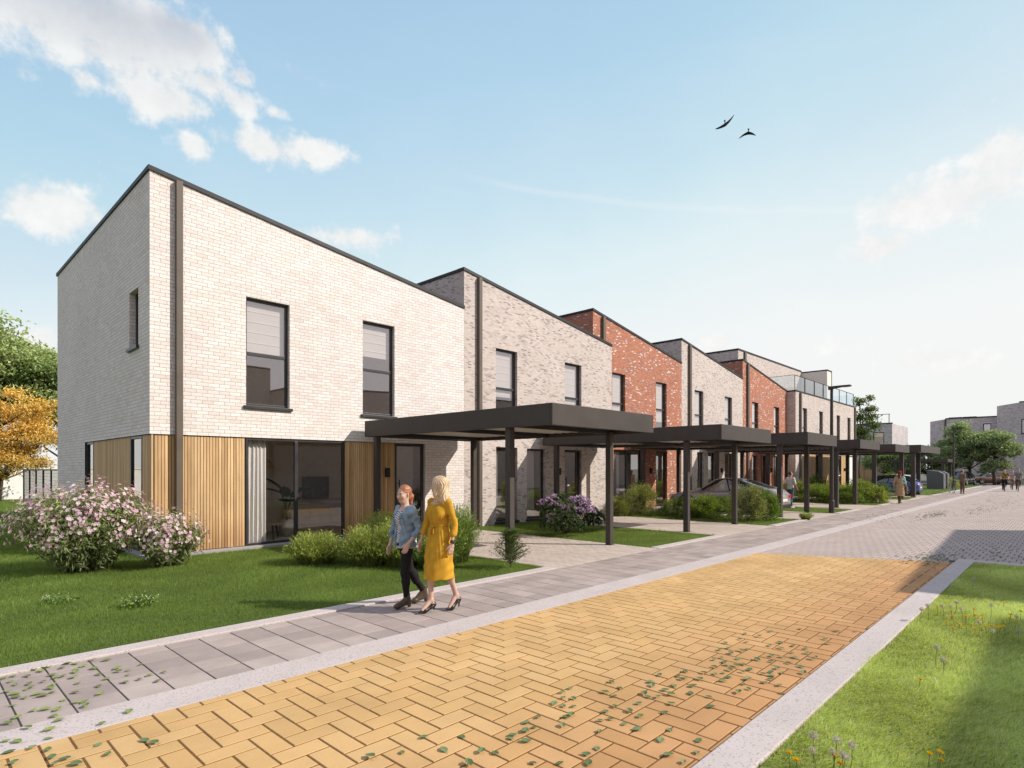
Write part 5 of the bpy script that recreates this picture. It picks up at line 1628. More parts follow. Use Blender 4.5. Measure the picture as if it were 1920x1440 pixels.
    C.carve(lambda X, Y, Z: np.where(((X - hc[0]) * math.cos(yaw) + (Y - hc[1]) * math.sin(yaw)) > -.03, hc[2] + .012 - Z, -.5))
    C.cap(H((-.06, 0, .0)), H((-.085, 0, -.045)), .05, .03, .02)
    C.cap(H((-.115, 0, .01)), H((-.14, 0, -.03)), .028, .034, .02); C.cap(H((-.14, 0, -.03)), H((-.135, .0, -.13)), .034, .020, .02); C.cap(H((-.135, 0, -.13)), H((-.115, .0, -.18)), .02, .008, .02)
    C.ripple(lambda X, Y, Z: .0022 * np.sin(150 * (Y - hc[1]) + 40 * (Z - 1.5) * np.sign(Y) + 6 * np.sin(20 * Z)))
    C.mesh('hair', M['hair'], g, lambda x, y, z: tuple(a * (.8 + .45 * abs(math.sin(110 * y + 30 * z))) for a in (.30, .115, .05)))
    for q in (1, -1):   # ankle boots with block heels
        a, t_ = ank[q], toe[q]
        heel = v3(a[0] - .03, a[1], .07 if q > 0 else .085)
        C = Soft((min(a[0], t_[0]) - .12, a[1] - .1, -.03), (max(a[0], t_[0]) + .09, a[1] + .1, .30), .006)
        C.cap(a + v3(0, 0, .075), a + v3(-.005, 0, .0), .046, .043, .02); C.cap(a + v3(-.012, 0, -.02), heel, .042, .036, .03)
        C.cap(heel + v3(.01, 0, 0), t_ + v3(.0, 0, .012), .040, .032, .03); C.cap(a, t_, .044, .034, .02); C.ell(t_ + v3(.005, 0, .006), (.055, .038, .030), .02)
        C.cap(heel + v3(-.012, 0, -.01), v3(heel[0] - .012, a[1], .02), .028, .026, .012)
        C.plane((0, 0, -1), -.002); C.plane((0, 0, 1), a[2] + .095)
        C.mesh('ankle_boot', M['leather'], g, lambda x, y, z: (.012, .01, .009) if z < .014 else (.075, .050, .030))
    return g


def woman_yellow():
    g = thing('person', 'blonde woman in a belted yellow shirt dress and black high heels', 'person', (4.95, 6.03, 0.008), math.radians(182))
    hz = .07
    hips = {1: v3(-.02, .085, .90 + hz), -1: v3(.02, -.085, .90 + hz)}
    knee = {1: v3(-.07, .085, .485 + hz), -1: v3(.09, -.07, .50 + hz)}
    ank = {1: v3(-.235, .07, .105 + .08), -1: v3(.095, -.055, .09 + .065)}
    toe = {1: v3(-.09, .075, .028), -1: v3(.255, -.06, .028)}
    sh = {1: v3(-.02, .170, 1.36 + hz), -1: v3(.0, -.170, 1.36 + hz)}
    el = {1: v3(-.065, .225, 1.075 + hz), -1: v3(.015, -.235, 1.07 + hz)}
    wr = {1: v3(.0, .245, .835 + hz), -1: v3(.13, -.225, .84 + hz)}
    hc = v3(.01, 0, 1.565 + hz); yaw = math.radians(-62)
    B = Soft((-.40, -.40, -.02), (.45, .40, 1.80), .0055)
    B.loft([(.84 + hz, 0, 0, .09, .14), (.94 + hz, 0, 0, .105, .165), (1.07 + hz, 0, 0, .085, .125), (1.22 + hz, .005, 0, .10, .14), (1.34 + hz, -.005, 0, .085, .15), (1.40 + hz, -.01, 0, .05, .07)], .03)
    B.cap(sh[1] - v3(0, .03, .012), sh[-1] - v3(0, -.03, .012), .036, .036, .02)
    for q in (1, -1):
        add_leg(B, hips[q], knee[q], ank[q], foot=toe[q] + v3(-.02, 0, .01)); add_arm(B, sh[q] - v3(0, q * .02, .02), el[q], wr[q], k=.008, s=.86)
        B.cap(ank[q], ank[q] + v3(-.03, 0, -.05), .03, .028, .02)
    add_hand(B, wr[1], (.16, .0, -1), (.95, -.25, .1), (0, -1, 0), 1.0); add_hand(B, wr[-1], (.35, .1, -.93), (.9, .3, .3), (0, 1, -.1), .95)
    add_head(B, hc, yaw, v3(-.01, 0, 1.39 + hz))
    B.mesh('body', M['skin'], g, face_col(hc, yaw, (0.57, 0.365, 0.285), brow=(.3, .2, .12)))
    # dress
    C = Soft((-.30, -.38, .40), (.34, .38, 1.50), .0062)
    C.loft([(.435, .0, 0, .208, .188), (.60, .008, 0, .192, .190), (.80, .012, 0, .165, .193), (.95, 0, 0, .140, .187), (1.06, 0, 0, .122, .160), (1.125, 0, 0, .104, .138), (1.18, 0, 0, .112, .145), (1.29, .008, 0, .128, .158), (1.36, 0, 0, .112, .165), (1.42, -.008, 0, .078, .135), (1.465, -.012, 0, .058, .07)], .02)
    C.ell((.08, .065, 1.29), (.052, .062, .07), .04); C.ell((.08, -.065, 1.29), (.052, .062, .07), .04)
    C.cap(sh[1] - v3(0,.02,0), sh[-1] + v3(0,.02,0), .047, .047, .03)
    for q in (1, -1):
        e2 = lerp(el[q], wr[q], .50); C.cap(sh[q] - v3(0, q * .014, .012), el[q], .050, .046, .016); C.cap(el[q], e2, .045, .047, .012)
    C.carve(lambda X, Y, Z: np.where(X > .02, np.minimum(.5, (Z - 1.395) - np.abs(Y) * 1.4), -.5))

    def gath(X, Y, Z):
        a = np.arctan2(Y, X)
        dn = np.clip((1.13 - Z) / .16, 0, 1) * np.clip((Z - .6) / .45, 0, 1); upg = np.clip((Z - 1.13) / .06, 0, 1) * np.clip((1.30 - Z) / .15, 0, 1)
        return .0042 * np.sin(26 * a + 8 * Z) * (dn * .9 + upg) + .003 * np.sin(7 * a + 4 * Z) * np.clip((1 - Z) / .4, 0, 1) + ripples(0, 42, .0038, 4.0)(X, Y, Z)
    C.ripple(gath)

    def yel_(x, y, z):
        k = .94 + .1 * math.sin(x * 21 + 3 * math.sin(y * 17)) * math.sin(z * 19)
        c = (.565 * k, .305 * k, .03 * k)
        if x > .05 and abs(y) < .006 and z > 1.14: c = (.40, .23, .02)
        if x > .04 and abs(z - 1.305) < .004 and .05 < abs(y) < .13: c = (.46, .27, .02)
        return c
    C.mesh('dress', M['cloth'], g, yel_)
    C = Soft((-.2, -.24, .98), (.26, .24, 1.22), .006)
    C.loft([(1.110, 0, 0, .113, .147), (1.14, 0, 0, .113, .147)], .004); C.cap((.112, .03, 1.125), (.118, -.03, 1.125), .015, .015, .008)
    C.cap((.115, .012, 1.12), (.145, .05, 1.03), .010, .008, .004); C.cap((.115, -.005, 1.12), (.148, -.01, 1.01), .010, .008, .004)
    C.mesh('belt', M['cloth'], g, (.48, .25, .025))
    C = Soft((wr[1][0] - .08, wr[1][1] - .08, wr[1][2] - .06), (wr[1][0] + .08, wr[1][1] + .08, wr[1][2] + .10), .005)
    p = np.array(lerp(el[1], wr[1], .93)); C.cap(p - v3(.001, 0, .006), p + v3(-.001, 0, .006), .029, .029, 0); C.cap(p + v3(0, .026, 0), p + v3(0, .031, 0), .017, .016, .002)
    C.mesh('wrist_watch', M['leather'], g, (.06, .035, .02))
    # hair, shoulder length, loose
    H = head_T(hc, yaw)
    C = Soft((-.24, -.26, 1.33), (.26, .22, 1.80), .0055)
    C.ell(H((-.018, 0, .046)), (.108, .092, .094), .01, yaw)
    C.cap(H((-.05, .03, .02)), H((-.085, .045, -.17)), .080, .062, .04); C.cap(H((-.05, -.03, .02)), H((-.075, -.05, -.16)), .078, .055, .04)
    C.cap(H((.015, .072, .03)), H((.005, .082, -.10)), .036, .036, .03); C.cap(H((.005, .082, -.10)), H((-.02, .07, -.185)), .036, .024, .03)
    C.cap(H((.015, -.072, .03)), H((.005, -.080, -.10)), .034, .034, .03)
    C.cap(H((-.08, .05, -.15)), H((-.10, .06, -.225)), .05, .025, .03); C.cap(H((-.09, .0, -.15)), H((-.115, .0, -.235)), .055, .025, .03)
    cy_, sy_ = math.cos(yaw), math.sin(yaw)
    C.carve(lambda X, Y, Z: np.where((Z < hc[2] + .075) & (np.abs(-(X - hc[0]) * sy_ + (Y - hc[1]) * cy_) < .055), (X - hc[0]) * cy_ + (Y - hc[1]) * sy_ - .035, -.5))

    def wav(X, Y, Z):
        u = (X - hc[0]) * cy_ + (Y - hc[1]) * sy_; v = -(X - hc[0]) * sy_ + (Y - hc[1]) * cy_
        a = np.arctan2(v, u)
        return .0042 * np.sin(24 * a + 5 * np.sin(22 * Z)) + .002 * np.sin(61 * a + 9 * Z)
    C.ripple(wav)
    C.mesh('hair', M['hair'], g, lambda x, y, z: tuple(k * (.72 + .5 * abs(math.sin(16 * math.atan2(y - hc[1], x - hc[0]) + 2.5 * math.sin(22 * z)))) for k in (.56, .41, .25)))
    for q in (1, -1):
        a, t_ = ank[q], toe[q]; heel = v3(a[0] - .045, a[1], a[2] - .065)
        C = Soft((min(a[0], t_[0]) - .16, a[1] - .09, -.03), (max(a[0], t_[0]) + .09, a[1] + .09, .22), .005)
        C.cap(heel, heel + v3(.05, 0, -.015), .038, .036, .02); C.cap(heel + v3(.05, 0, -.02), t_ + v3(-.06, 0, .005), .034, .037, .02); C.cap(t_ + v3(-.06, 0, .006), t_ + v3(.03, 0, -.004), .036, .012, .02)
        C.carve(lambda X, Y, Z: np.where((X > heel[0] + .02) & (X < t_[0] - .055), Z - (heel[2] + (t_[2] - heel[2]) * np.clip((X - heel[0]) / (t_[0] - heel[0]), 0, 1) + .008), Z - heel[2] - .045))
        C.cap(heel + v3(-.012, 0, -.01), v3(heel[0] - .005, a[1], .012), .017, .006, .012)
        C.plane((0, 0, -1), -.001)
        C.mesh('high_heel', M['leather'], g, (.014, .012, .014))
    return g


woman_denim()
woman_yellow()


def figure(label, loc, rz, H=1.75, vox=.014, top=(.6, .58, .55), trouser=(.10, .12, .16), hair=(.06, .04, .03), skin=(.55, .36, .27), shoe=(.05, .045, .04), sleeve=.45,
           coat=None, cap_=None, pose='walk', hair_long=False):
    """smaller, farther people: same body build, fewer cells"""
    g = thing('person', label, 'person', loc, rz)
    s = H / 1.70
    if pose == 'walk':
        hips = {1: v3(.0, .085, .88), -1: v3(.0, -.085, .88)}; knee = {1: v3(.13, .085, .48), -1: v3(-.03, -.085, .47)}; ank = {1: v3(.15, .08, .09), -1: v3(-.2, -.08, .13)}; dr = {1: 0, -1: 0}; lean = 0.0; dz = 0
        sh = {1: v3(0, .18, 1.36), -1: v3(0, -.18, 1.36)}; el = {1: v3(-.10, .24, 1.10), -1: v3(.04, -.24, 1.09)}; wr = {1: v3(-.02, .25, .86), -1: v3(.19, -.22, .90)}
    elif pose == 'stand':
        hips = {1: v3(.0, .09, .88), -1: v3(.0, -.09, .88)}; knee = {1: v3(.02, .095, .48), -1: v3(.02, -.095, .48)}; ank = {1: v3(0, .10, .09), -1: v3(0, -.10, .09)}; lean = 0.0; dz = 0
        sh = {1: v3(0, .18, 1.36), -1: v3(0, -.18, 1.36)}; el = {1: v3(.02, .24, 1.10), -1: v3(-.02, -.25, 1.10)}; wr = {1: v3(.20, .20, 1.02), -1: v3(.18, -.16, 1.02)}
    else:   # riding a bicycle
        dz = .12
        hips = {1: v3(-.12, .08, .93), -1: v3(-.12, -.08, .93)}; knee = {1: v3(.25, .10, .80), -1: v3(.16, -.10, .58)}; ank = {1: v3(.10, .10, .46), -1: v3(.02, -.10, .17)}; lean = .16
        sh = {1: v3(.10, .18, 1.42), -1: v3(.10, -.18, 1.42)}; el = {1: v3(.28, .26, 1.20), -1: v3(.28, -.26, 1.20)}; wr = {1: v3(.46, .24, 1.06), -1: v3(.46, -.24, 1.06)}
    T = lambda V: V * s
    tx = lambda z: 0 if pose != 'ride' else -.12 + .24 * (z - .9) / .5
    dzt = .06 if pose == 'ride' else 0
    torso = [(.82, 0, .095, .14), (.92, 0, .11, .165), (1.04, 0, .095, .135), (1.20, 0, .11, .155), (1.32, 0, .095, .165), (1.38, 0, .05, .08)]
    hc = v3((.14 if pose == 'ride' else .01), 0, 1.57 + dzt)
    B = Soft((-.42, -.42, -.03), (.62, .42, 1.78), vox)
    B.loft([(z + dzt, tx(z), 0, a, b) for (z, _, a, b) in torso], .03); B.cap(sh[1], sh[-1], .05, .05, .04)
    for q in (1, -1):
        ft = ank[q] + v3(.15, 0, -.055); add_leg(B, hips[q], knee[q], ank[q], foot=ft); add_arm(B, sh[q], el[q], wr[q])
        d = np.array(wr[q]) - np.array(el[q]); add_hand(B, wr[q], d, (.3, -q, .3), (0, -q * .4, -1), 1.0, .7)
    add_head(B, hc, 0, v3(tx(1.38), 0, 1.38 + dzt))
    B.mesh('body', M['skin'], g, face_col(hc, 0, skin), T)
    C = Soft((-.42, -.32, .0), (.45, .32, 1.15), vox)
    C.loft([(.82 + dzt, tx(.82), 0, .11, .155), (.92 + dzt, tx(.92), 0, .125, .18), (1.0 + dzt, tx(1.0), 0, .11, .155)], .03)
    for q in (1, -1): add_leg(C, hips[q], knee[q], ank[q], infl=.016)
    C.mesh('trousers', M['cloth'], g, trouser, T)
    C = Soft((-.42, -.42, .4), (.62, .42, 1.52), vox)
    C.loft([(.88 + dzt, tx(.88), 0, .135, .185), (1.04 + dzt, tx(1.04), 0, .118, .16), (1.20 + dzt, tx(1.2), 0, .13, .175), (1.32 + dzt, tx(1.32), 0, .112, .18), (1.39 + dzt, tx(1.39), 0, .06, .085)], .03)
    C.cap(sh[1], sh[-1], .064, .064, .04)
    for q in (1, -1):
        C.cap(sh[q], lerp(sh[q], el[q], min(1, sleeve * 2)), .068, .060, .03)
        if sleeve > .5: C.cap(el[q], lerp(el[q], wr[q], .9 * (sleeve - .5) * 2), .056, .045, .02)
    if coat: C.loft([(.22, -.03, 0, .20, .24), (.6, -.01, 0, .17, .215), (.95, 0, 0, .135, .185)], .04)
    C.ripple(ripples(0, 34, .004, 3.0))
    C.mesh('coat' if coat else 'shirt', M['cloth'], g, (lambda x, y, z: top if not coat or z > 1.1 and coat == 2 else top) if not callable(top) else top, T)
    C = Soft((hc[0] - .2, -.14, hc[2] - .32), (hc[0] + .14, .14, hc[2] + .17), max(.009, vox * .7))
    C.ell(hc + v3(-.02, 0, .048), (.10, .085, .092), .01)
    C.carve(lambda X, Y, Z: np.where(Z < hc[2] + .055, X - hc[0] + .015, X - hc[0] - .065))
    if hair_long: C.cap(hc + v3(-.06, 0, 0), hc + v3(-.09, 0, -.22), .075, .05, .04)
    C.mesh('hair', M['hair'], g, hair, T)
    if cap_:
        C = Soft((hc[0] - .18, -.16, hc[2] - .02), (hc[0] + .22, .16, hc[2] + .22), max(.009, vox * .7))
        C.ell(hc + v3(-.015, 0, .062), (.118, .102, .092), .01); C.plane((0, 0, -1), -(hc[2] + .045)); C.ell(hc + v3(.09, 0, .055), (.085, .075, .016), .01)
        C.mesh('cap', M['cloth'], g, cap_, T)
    for q in (1, -1):
        a = ank[q]; C = Soft((a[0] - .12, a[1] - .1, a[2] - .13), (a[0] + .28, a[1] + .1, a[2] + .10), .010)
        C.cap(a, a + v3(-.03, 0, -.05), .045, .038, .02); C.cap(a + v3(-.03, 0, -.05), a + v3(.17, 0, -.058), .038, .032, .02); C.plane((0, 0, -1), -(a[2] - .088))
        C.mesh('shoe', M['leather'], g, shoe, T)
    return g


figure('man in a white T-shirt and blue jeans walking past the tail of the grey car', (29.0, 9.62, .0), math.radians(-25), 1.73, .013, (.62, .60, .57), (.09, .13, .20), (.05, .025, .02), (.50, .28, .18), (.55, .54, .52), .4)


def hat_top(x, y, z):
    if y < -.12 and z > 1.05: return (.10, .38, .26) if int((x + z * .6) * 26) % 2 else (.72, .72, .68)
    return (.40, .275, .165)


wc = figure('woman in a red cap and long beige coat walking on the pavement', (36.98, 6.72, .0), math.radians(-8), 1.72, .013, hat_top, (.16, .10, .06), (.10, .03, .02), (.52, .34, .26), (.10, .09, .05), 1.0, coat=1, cap_=(.30, .012, .02), hair_long=True)
b = thing('shoulder_bag', 'brown leather bag held by the woman in the red cap', 'bag', (37.2, 6.5, .62))
mb = MB(); mb.box(37.06, 37.38, 6.42, 6.54, .62, .92); mb.build('bag_body', M['bark'], b, bevel=.03)
mb = MB(); mb.tube([(37.1, 6.48, .92), (37.16, 6.48, 1.1), (37.28, 6.48, 1.1), (37.34, 6.48, .92)], .012, 6); mb.build('strap', M['bark'], b)


# ==================================================================== VEHICLES
def car(label, loc, rz, L, Wd, paintm, prof, cab, wheels, wr=.33, glassm='car_glass', hatch=False):
    """nose towards +x. prof: (x, sill z, shoulder z, half width factor); cab: (x_base_front, x_roof_front, x_roof_rear, x_base_rear, roof z)"""
    g = thing('parked_car', label, 'car', loc, rz)
    P = np.array(prof, float); xs = np.linspace(P[0, 0], P[-1, 0], 60)
    zb, zs, wf = [np.interp(xs, P[:, 0], P[:, i]) for i in (1, 2, 3)]
    ker = np.ones(5) / 5
    sm = lambda a: np.convolve(np.pad(a, 2, mode='edge'), ker, 'valid')
    zs, wf = sm(zs), sm(wf)
    hw = Wd / 2
    sec = [(0.0, 0), (.80, 0), (.93, .06), (.985, .25), (1.0, .55), (.985, .78), (.93, .93), (.80, 1.0), (.45, 1.03), (0, 1.04)]
    V = []
    for x, a, b, w_ in zip(xs, zb, zs, wf):
        row = [(x, hw * w_ * u, a + (b - a) * v) for u, v in sec]
        V += row + [(p[0], -p[1], p[2]) for p in row[-2:0:-1]]
    m = len(sec) * 2 - 2; n = len(xs)
    keep = []
    for i in range(n - 1):
        for j in range(m):
            j2 = (j + 1) % m
            keep.append((i * m + j, (i + 1) * m + j, (i + 1) * m + j2, i * m + j2))
    caps = [np.array([list(range(m))]), np.array([list(range((n - 1) * m, n * m))[::-1]])]
    me = np_mesh('body', V, [np.array(keep)] + caps)
    link('body', me, M[paintm], g, True)
    bf, rf, rr, br, zr = cab
    zbelt = lambda x: float(np.interp(x, xs, zs)) - .02
    # glasshouse
    N = 10; V = []; rows = 6
    for k in range(rows + 1):
        s = k / rows
        x0, x1 = bf + (rf - bf) * s, br + (rr - br) * s
        w_ = hw * (.90 - .20 * s - .04 * s * s)
        ring = []
        for i in range(N + 1):
            u = i / N; x = x0 + (x1 - x0) * u; taper = 1 - .10 * (2 * abs(u - .5)) ** 4
            z = zbelt(min(max(x, xs[0]), xs[-1])) * (1 - s) + (zr - .05 * (2 * abs(u - .48)) ** 2.2) * s
            ring.append((x, w_ * taper, z))
        V += ring + [(p[0], -p[1], p[2]) for p in ring[::-1]]
    m = 2 * (N + 1)
    Q = [(k * m + j, k * m + (j + 1) % m, (k + 1) * m + (j + 1) % m, (k + 1) * m + j) for k in range(rows) for j in range(m)]
    link('windows', np_mesh('windows', V, [np.array(Q)]), M[glassm], g, True)
    T0 = V[rows * m:]
    VV = [(x, y * 1.02, z - .012) for x, y, z in T0] + [(x, y * .9, z + .045 * (1 - (y / hw) ** 2 * .6)) for x, y, z in T0]
    Q = [(j, (j + 1) % m, m + (j + 1) % m, m + j) for j in range(m)]
    Q2 = [(m + j, m + j + 1, m + m - 2 - j, m + m - 1 - j) for j in range(N)]
    link('roof', np_mesh('roof', VV, [np.array(Q + Q2)]), M['lamp_white' if hatch == 2 else paintm], g, True)
    bot, topr = V[:m], V[rows * m:]
    for i in (0, int(N * .5), N) if not hatch else (0, int(N * .45), int(N * .8), N):
        for j in (i, m - 1 - i):
            mid = V[(rows // 2) * m + j]
            mb = MB(); mb.tube([Vector(bot[j]) * 1.0, Vector(mid), Vector(topr[j])], .035 if i in (0, N) else .028, 6)
            mb.build('pillar', M[paintm if i in (0, N) else 'black'], g, local=True, smooth=True)
    for wx in wheels:
        for q in (1, -1):
            c = (wx, q * (hw - .09), wr)
            mb = MB(); mb.torus((c[0], c[1], c[2]), wr - .07, .075, 'y', 28, 8); mb.disc(c, wr - .06, .14, 'y', 24); wl = mb.build('wheel', M['rubber'], g, local=True, smooth=False)
            mb = MB(); mb.torus((c[0], c[1] + q * .075, c[2]), wr * .62, .016, 'y', 24, 6)
            for k in range(5):
                a = k * 1.2566; mb.box(-.030, .030, -.012, .012, .03, wr * .62, rot=Matrix.Rotation(a, 3, 'Y'), org=(c[0], c[1] + q * .078, c[2]))
            mb.disc((c[0], c[1] + q * .078, c[2]), .06, .03, 'y', 12); mb.build('rim', M['alloy'], wl, local=True)
            mb = MB(); mb.torus((c[0], q * (hw - .012), c[2] + .012), wr + .045, .022, 'y', 28, 6); mb.build('wheel_arch', M['black'], g, local=True)
    xf, xr = xs[-1], xs[0]
    for q in (1, -1):
        mb = MB(); mb.box(xf - .16, xf - .012, q * hw * .52, q * hw * .80, .60, .72); mb.build('headlight', M['lamp_white'], g, local=True, bevel=.02)
        zt = float(zs[1]) - .16
        mb = MB(); mb.box(xr - .012, xr + .12, q * hw * .50, q * hw * .84, zt - .07, zt + .07); mb.build('tail_light', M['lamp_red'], g, local=True, bevel=.02)
        mb = MB(); mb.box(bf - .28, bf - .12, q * (hw + .02), q * (hw + .18), zbelt(bf) + .02, zbelt(bf) + .15); mb.build('mirror', M[paintm], g, local=True, bevel=.03)
        mb = MB()
        for hx in ((bf + br) / 2 - .1, br + .55): mb.box(hx - .09, hx + .09, q * hw * .985, q * (hw * .985 + .03), zbelt(hx) - .12, zbelt(hx) - .085)
        mb.build('door_handle', M['chrome'], g, local=True)
    mb = MB(); mb.box(xr - .03, xr + .02, -.26, .26, .52, .63); mb.build('number_plate', M['plate'], g, local=True)
    mb = MB(); mb.box(xr - .022, xr + .08, -hw * .8, hw * .8, .24, .40); mb.build('bumper', M['black'], g, local=True, bevel=.02)
    return g


coupe = [(-2.4, .34, .72, .70), (-2.32, .28, .98, .84), (-1.9, .24, 1.03, .95), (-1.2, .20, .98, 1.0), (0, .18, .93, 1.0), (.9, .18, .92, 1.0), (1.5, .20, .86, .98), (2.1, .24, .76, .90), (2.34, .28, .64, .78), (2.4, .34, .52, .66)]
car('grey four door car with sloping rear window parked under the second carport', (25.1, 10.95, .0), PI / 2, 4.8, 1.85, 'car_grey', coupe, (1.0, .25, -.75, -1.95, 1.43), (1.45, -1.42), .34)
mini = [(-1.9, .36, .78, .78), (-1.84, .30, .92, .90), (-1.4, .24, .93, 1.0), (0, .20, .92, 1.0), (.8, .20, .93, 1.0), (1.3, .22, .90, .98), (1.75, .26, .80, .88), (1.9, .32, .62, .74)]
car('small blue hatchback with a white roof, tail towards the road', (48.2, 9.45, .0), PI / 2, 3.8, 1.72, 'car_blue', mini, (.95, .45, -1.25, -1.72, 1.42), (1.22, -1.2), .31, hatch=2)
car('black car standing behind the second street lamp', (81.0, 9.0, .0), math.radians(172), 4.6, 1.85, 'car_black', coupe, (1.0, .3, -1.2, -2.0, 1.5), (1.45, -1.42), .34, hatch=1)
car('copper brown car standing across the end of the road', (88.4, 7.1, .0), math.radians(128), 4.7, 1.85, 'car_copper', coupe, (.9, .25, -.75, -1.85, 1.42), (1.45, -1.42), .34)


def bicycle(label, loc, rz, tilt=0.0, group=None):
    """front wheel towards +x"""
    g = thing('bicycle', label, 'bicycle', loc, rz, group); g.rotation_euler = (tilt, 0, rz)
    R = .34; fx, rx = .54, -.52
    for x in (fx, rx):
        mb = MB(); mb.torus((x, 0, R), R - .02, .018, 'y', 30, 6); wl = mb.build('wheel', M['rubber'], g, local=True, smooth=True)
        mb = MB(); mb.torus((x, 0, R), R - .045, .009, 'y', 26, 5)
        for k in range(14): a = k * PI / 7; mb.tube([(x, 0, R), (x + (R - .045) * math.cos(a), 0, R + (R - .045) * math.sin(a))], .0022, 3)
        mb.disc((x, 0, R), .025, .06, 'y', 10); mb.build('rim', M['chrome'], wl, local=True)
    mb = MB()
    bb, st, hd, hb = (-.08, 0, .29), (-.20, 0, .82), (.36, 0, .90), (.40, 0, .72)
    for a, b in ((bb, st), (st, hd), (bb, hb), (hd, hb), (st, (rx, 0, R)), (bb, (rx, 0, R)), (hb, (fx, 0, R))): mb.tube([a, b], .017, 6)
    mb.tube([st, (-.23, 0, .94)], .013, 6); mb.tube([hd, (.34, 0, 1.0)], .013, 6); mb.build('frame', M['black'], g, local=True)
    mb = MB(); mb.tube([(.42, .29, 1.04), (.36, .16, 1.03), (.34, 0, 1.0), (.36, -.16, 1.03), (.42, -.29, 1.04)], .013, 6); mb.build('handlebar', M['chrome'], g, local=True)
    mb = MB(); mb.box(-.36, -.10, -.07, .07, .94, .985); mb.build('saddle', M['black'], g, local=True, bevel=.025)
    mb = MB(); mb.tube([(-.08, -.07, .29), (.0, -.07, .16)], .012, 5); mb.tube([(-.08, .07, .29), (-.16, .07, .42)], .012, 5); mb.box(-.04, .06, -.16, -.07, .15, .17); mb.box(-.20, -.10, .07, .16, .41, .43); mb.disc((-.08, -.05, .29), .09, .01, 'y', 16)
    mb.build('crank', M['chrome'], g, local=True)
    return g


def ride(lab_p, lab_b, x, y, rz, H, **kw):
    bicycle(lab_b, (x, y, 0), rz, group='bicycles on the road')
    figure(lab_p, (x, y, .0), rz, H, .017, pose='ride', **kw)


ride('cyclist in a yellow and dark top, left one of the pair side by side', 'bicycle of the cyclist in the yellow and dark top', 63.0, 4.15, math.radians(186), 1.72, top=lambda x, y, z: (.42, .28, .05) if math.sin(x * 30) * math.sin(z * 24 + y * 20) > 0 else (.06, .05, .03), trouser=(.015, .015, .015), hair=(.16, .06, .025), skin=(.5, .3, .22), sleeve=.4, hair_long=True)
ride('cyclist in a grey T-shirt, right one of the pair side by side', 'bicycle of the cyclist in the grey T-shirt', 63.4, 3.3, math.radians(184), 1.80, top=(.21, .215, .20), trouser=(.11, .07, .05), hair=(.10, .04, .02), skin=(.5, .29, .2), sleeve=.45)
ride('cyclist in a pale flowered top riding behind the pair', 'bicycle of the cyclist riding behind the pair', 67.5, 3.9, math.radians(185), 1.66, top=lambda x, y, z: (.5, .36, .28) if math.sin(x * 40 + y * 30) * math.sin(z * 38) > -.2 else (.25, .15, .1), trouser=(.3, .2, .15), hair=(.2, .1, .05), skin=(.52, .32, .24), sleeve=.35, hair_long=True)
figure('man in brown clothes with a bicycle, standing beside the second street lamp', (54.2, 5.95, 0), math.radians(-40), 1.76, .015, (.21, .15, .11), (.16, .11, .08), (.16, .06, .02), (.5, .27, .16), (.35, .25, .18), .45, pose='stand')
bicycle('bicycle leaning beside the man in brown', (55.4, 6.75, 0), math.radians(200), math.radians(-12), 'bicycles on the road')


# ============================================================== STREET FURNITURE
def street_lamp(label, x, y, h, hl=.72):
    g = thing('street_lamp', label, 'street lamp', (x, y, 0), 0, 'street lamps along the pavement')
    mb = MB(); mb.tube([(x, y, -.05), (x, y, h - .05)], [.085, .055], 14); mb.lathe([(.11, 0), (.11, .5), (.09, .55)], 14, c=(x, y, 0)); mb.build('pole', M['bronze'], g, smooth=False)
    mb = MB()
    V = [(-.07, .12), (.07, .12), (.13, -.35), (.13, -hl), (-.13, -hl), (-.13, -.35)]
    lo = [(x + a, y + b, h - .02 - (.10 if b > -.3 else .02)) for a, b in V]; hi = [(x + a, y + b, h + .02) for a, b in V]
    mb.poly(lo[::-1]); mb.poly(hi)
    for i in range(6): mb.poly([lo[i], lo[(i + 1) % 6], hi[(i + 1) % 6], hi[i]])
    mb.build('lamp_head', M['bronze'], g)
    mb = MB(); mb.box(x - .09, x + .09, y - hl + .1, y - .45, h - .055, h - .042); mb.build('lens', M['lamp_white'], g)


street_lamp('slim street lamp standing at the lawn edge in front of the end block', 27.23, 7.38, 5.30)
street_lamp('slim street lamp farther down the road beside the man in brown', 62.9, 7.5, 5.35)
for i, (x, lab) in enumerate(((64.4, 'front grey metal bin cabinet with a sloping lid'), (66.6, 'rear grey metal bin cabinet, half hidden behind the front one'))):
    g = thing('bin_cabinet', lab, 'cabinet', (x, 8.9, 0), 0, 'bin cabinets by the road')
    y0, y1 = (8.35, 9.55)
    mb = MB(); A = [(y0, 0), (y1, 0), (y1, 1.72), (y0 + .35, 1.60), (y0, 1.40)]
    mb.poly([(x - .55, a, b) for a, b in A]); mb.poly([(x + .55, a, b) for a, b in A[::-1]])
    for k in range(5): a, b = A[k], A[(k + 1) % 5]; mb.poly([(x - .55, a[0], a[1]), (x + .55, a[0], a[1]), (x + .55, b[0], b[1]), (x - .55, b[0], b[1])])
    mb.build('body', M['bin'], g)
    mb = MB(); mb.box(x - .57, x + .57, y0 - .03, y0 - .002, .05, 1.38); mb.build('door', M['bin'], g)
    mb = MB(); mb.box(x - .1, x + .1, y0 - .05, y0 - .032, .85, .9); mb.build('handle', M['chrome'], g)

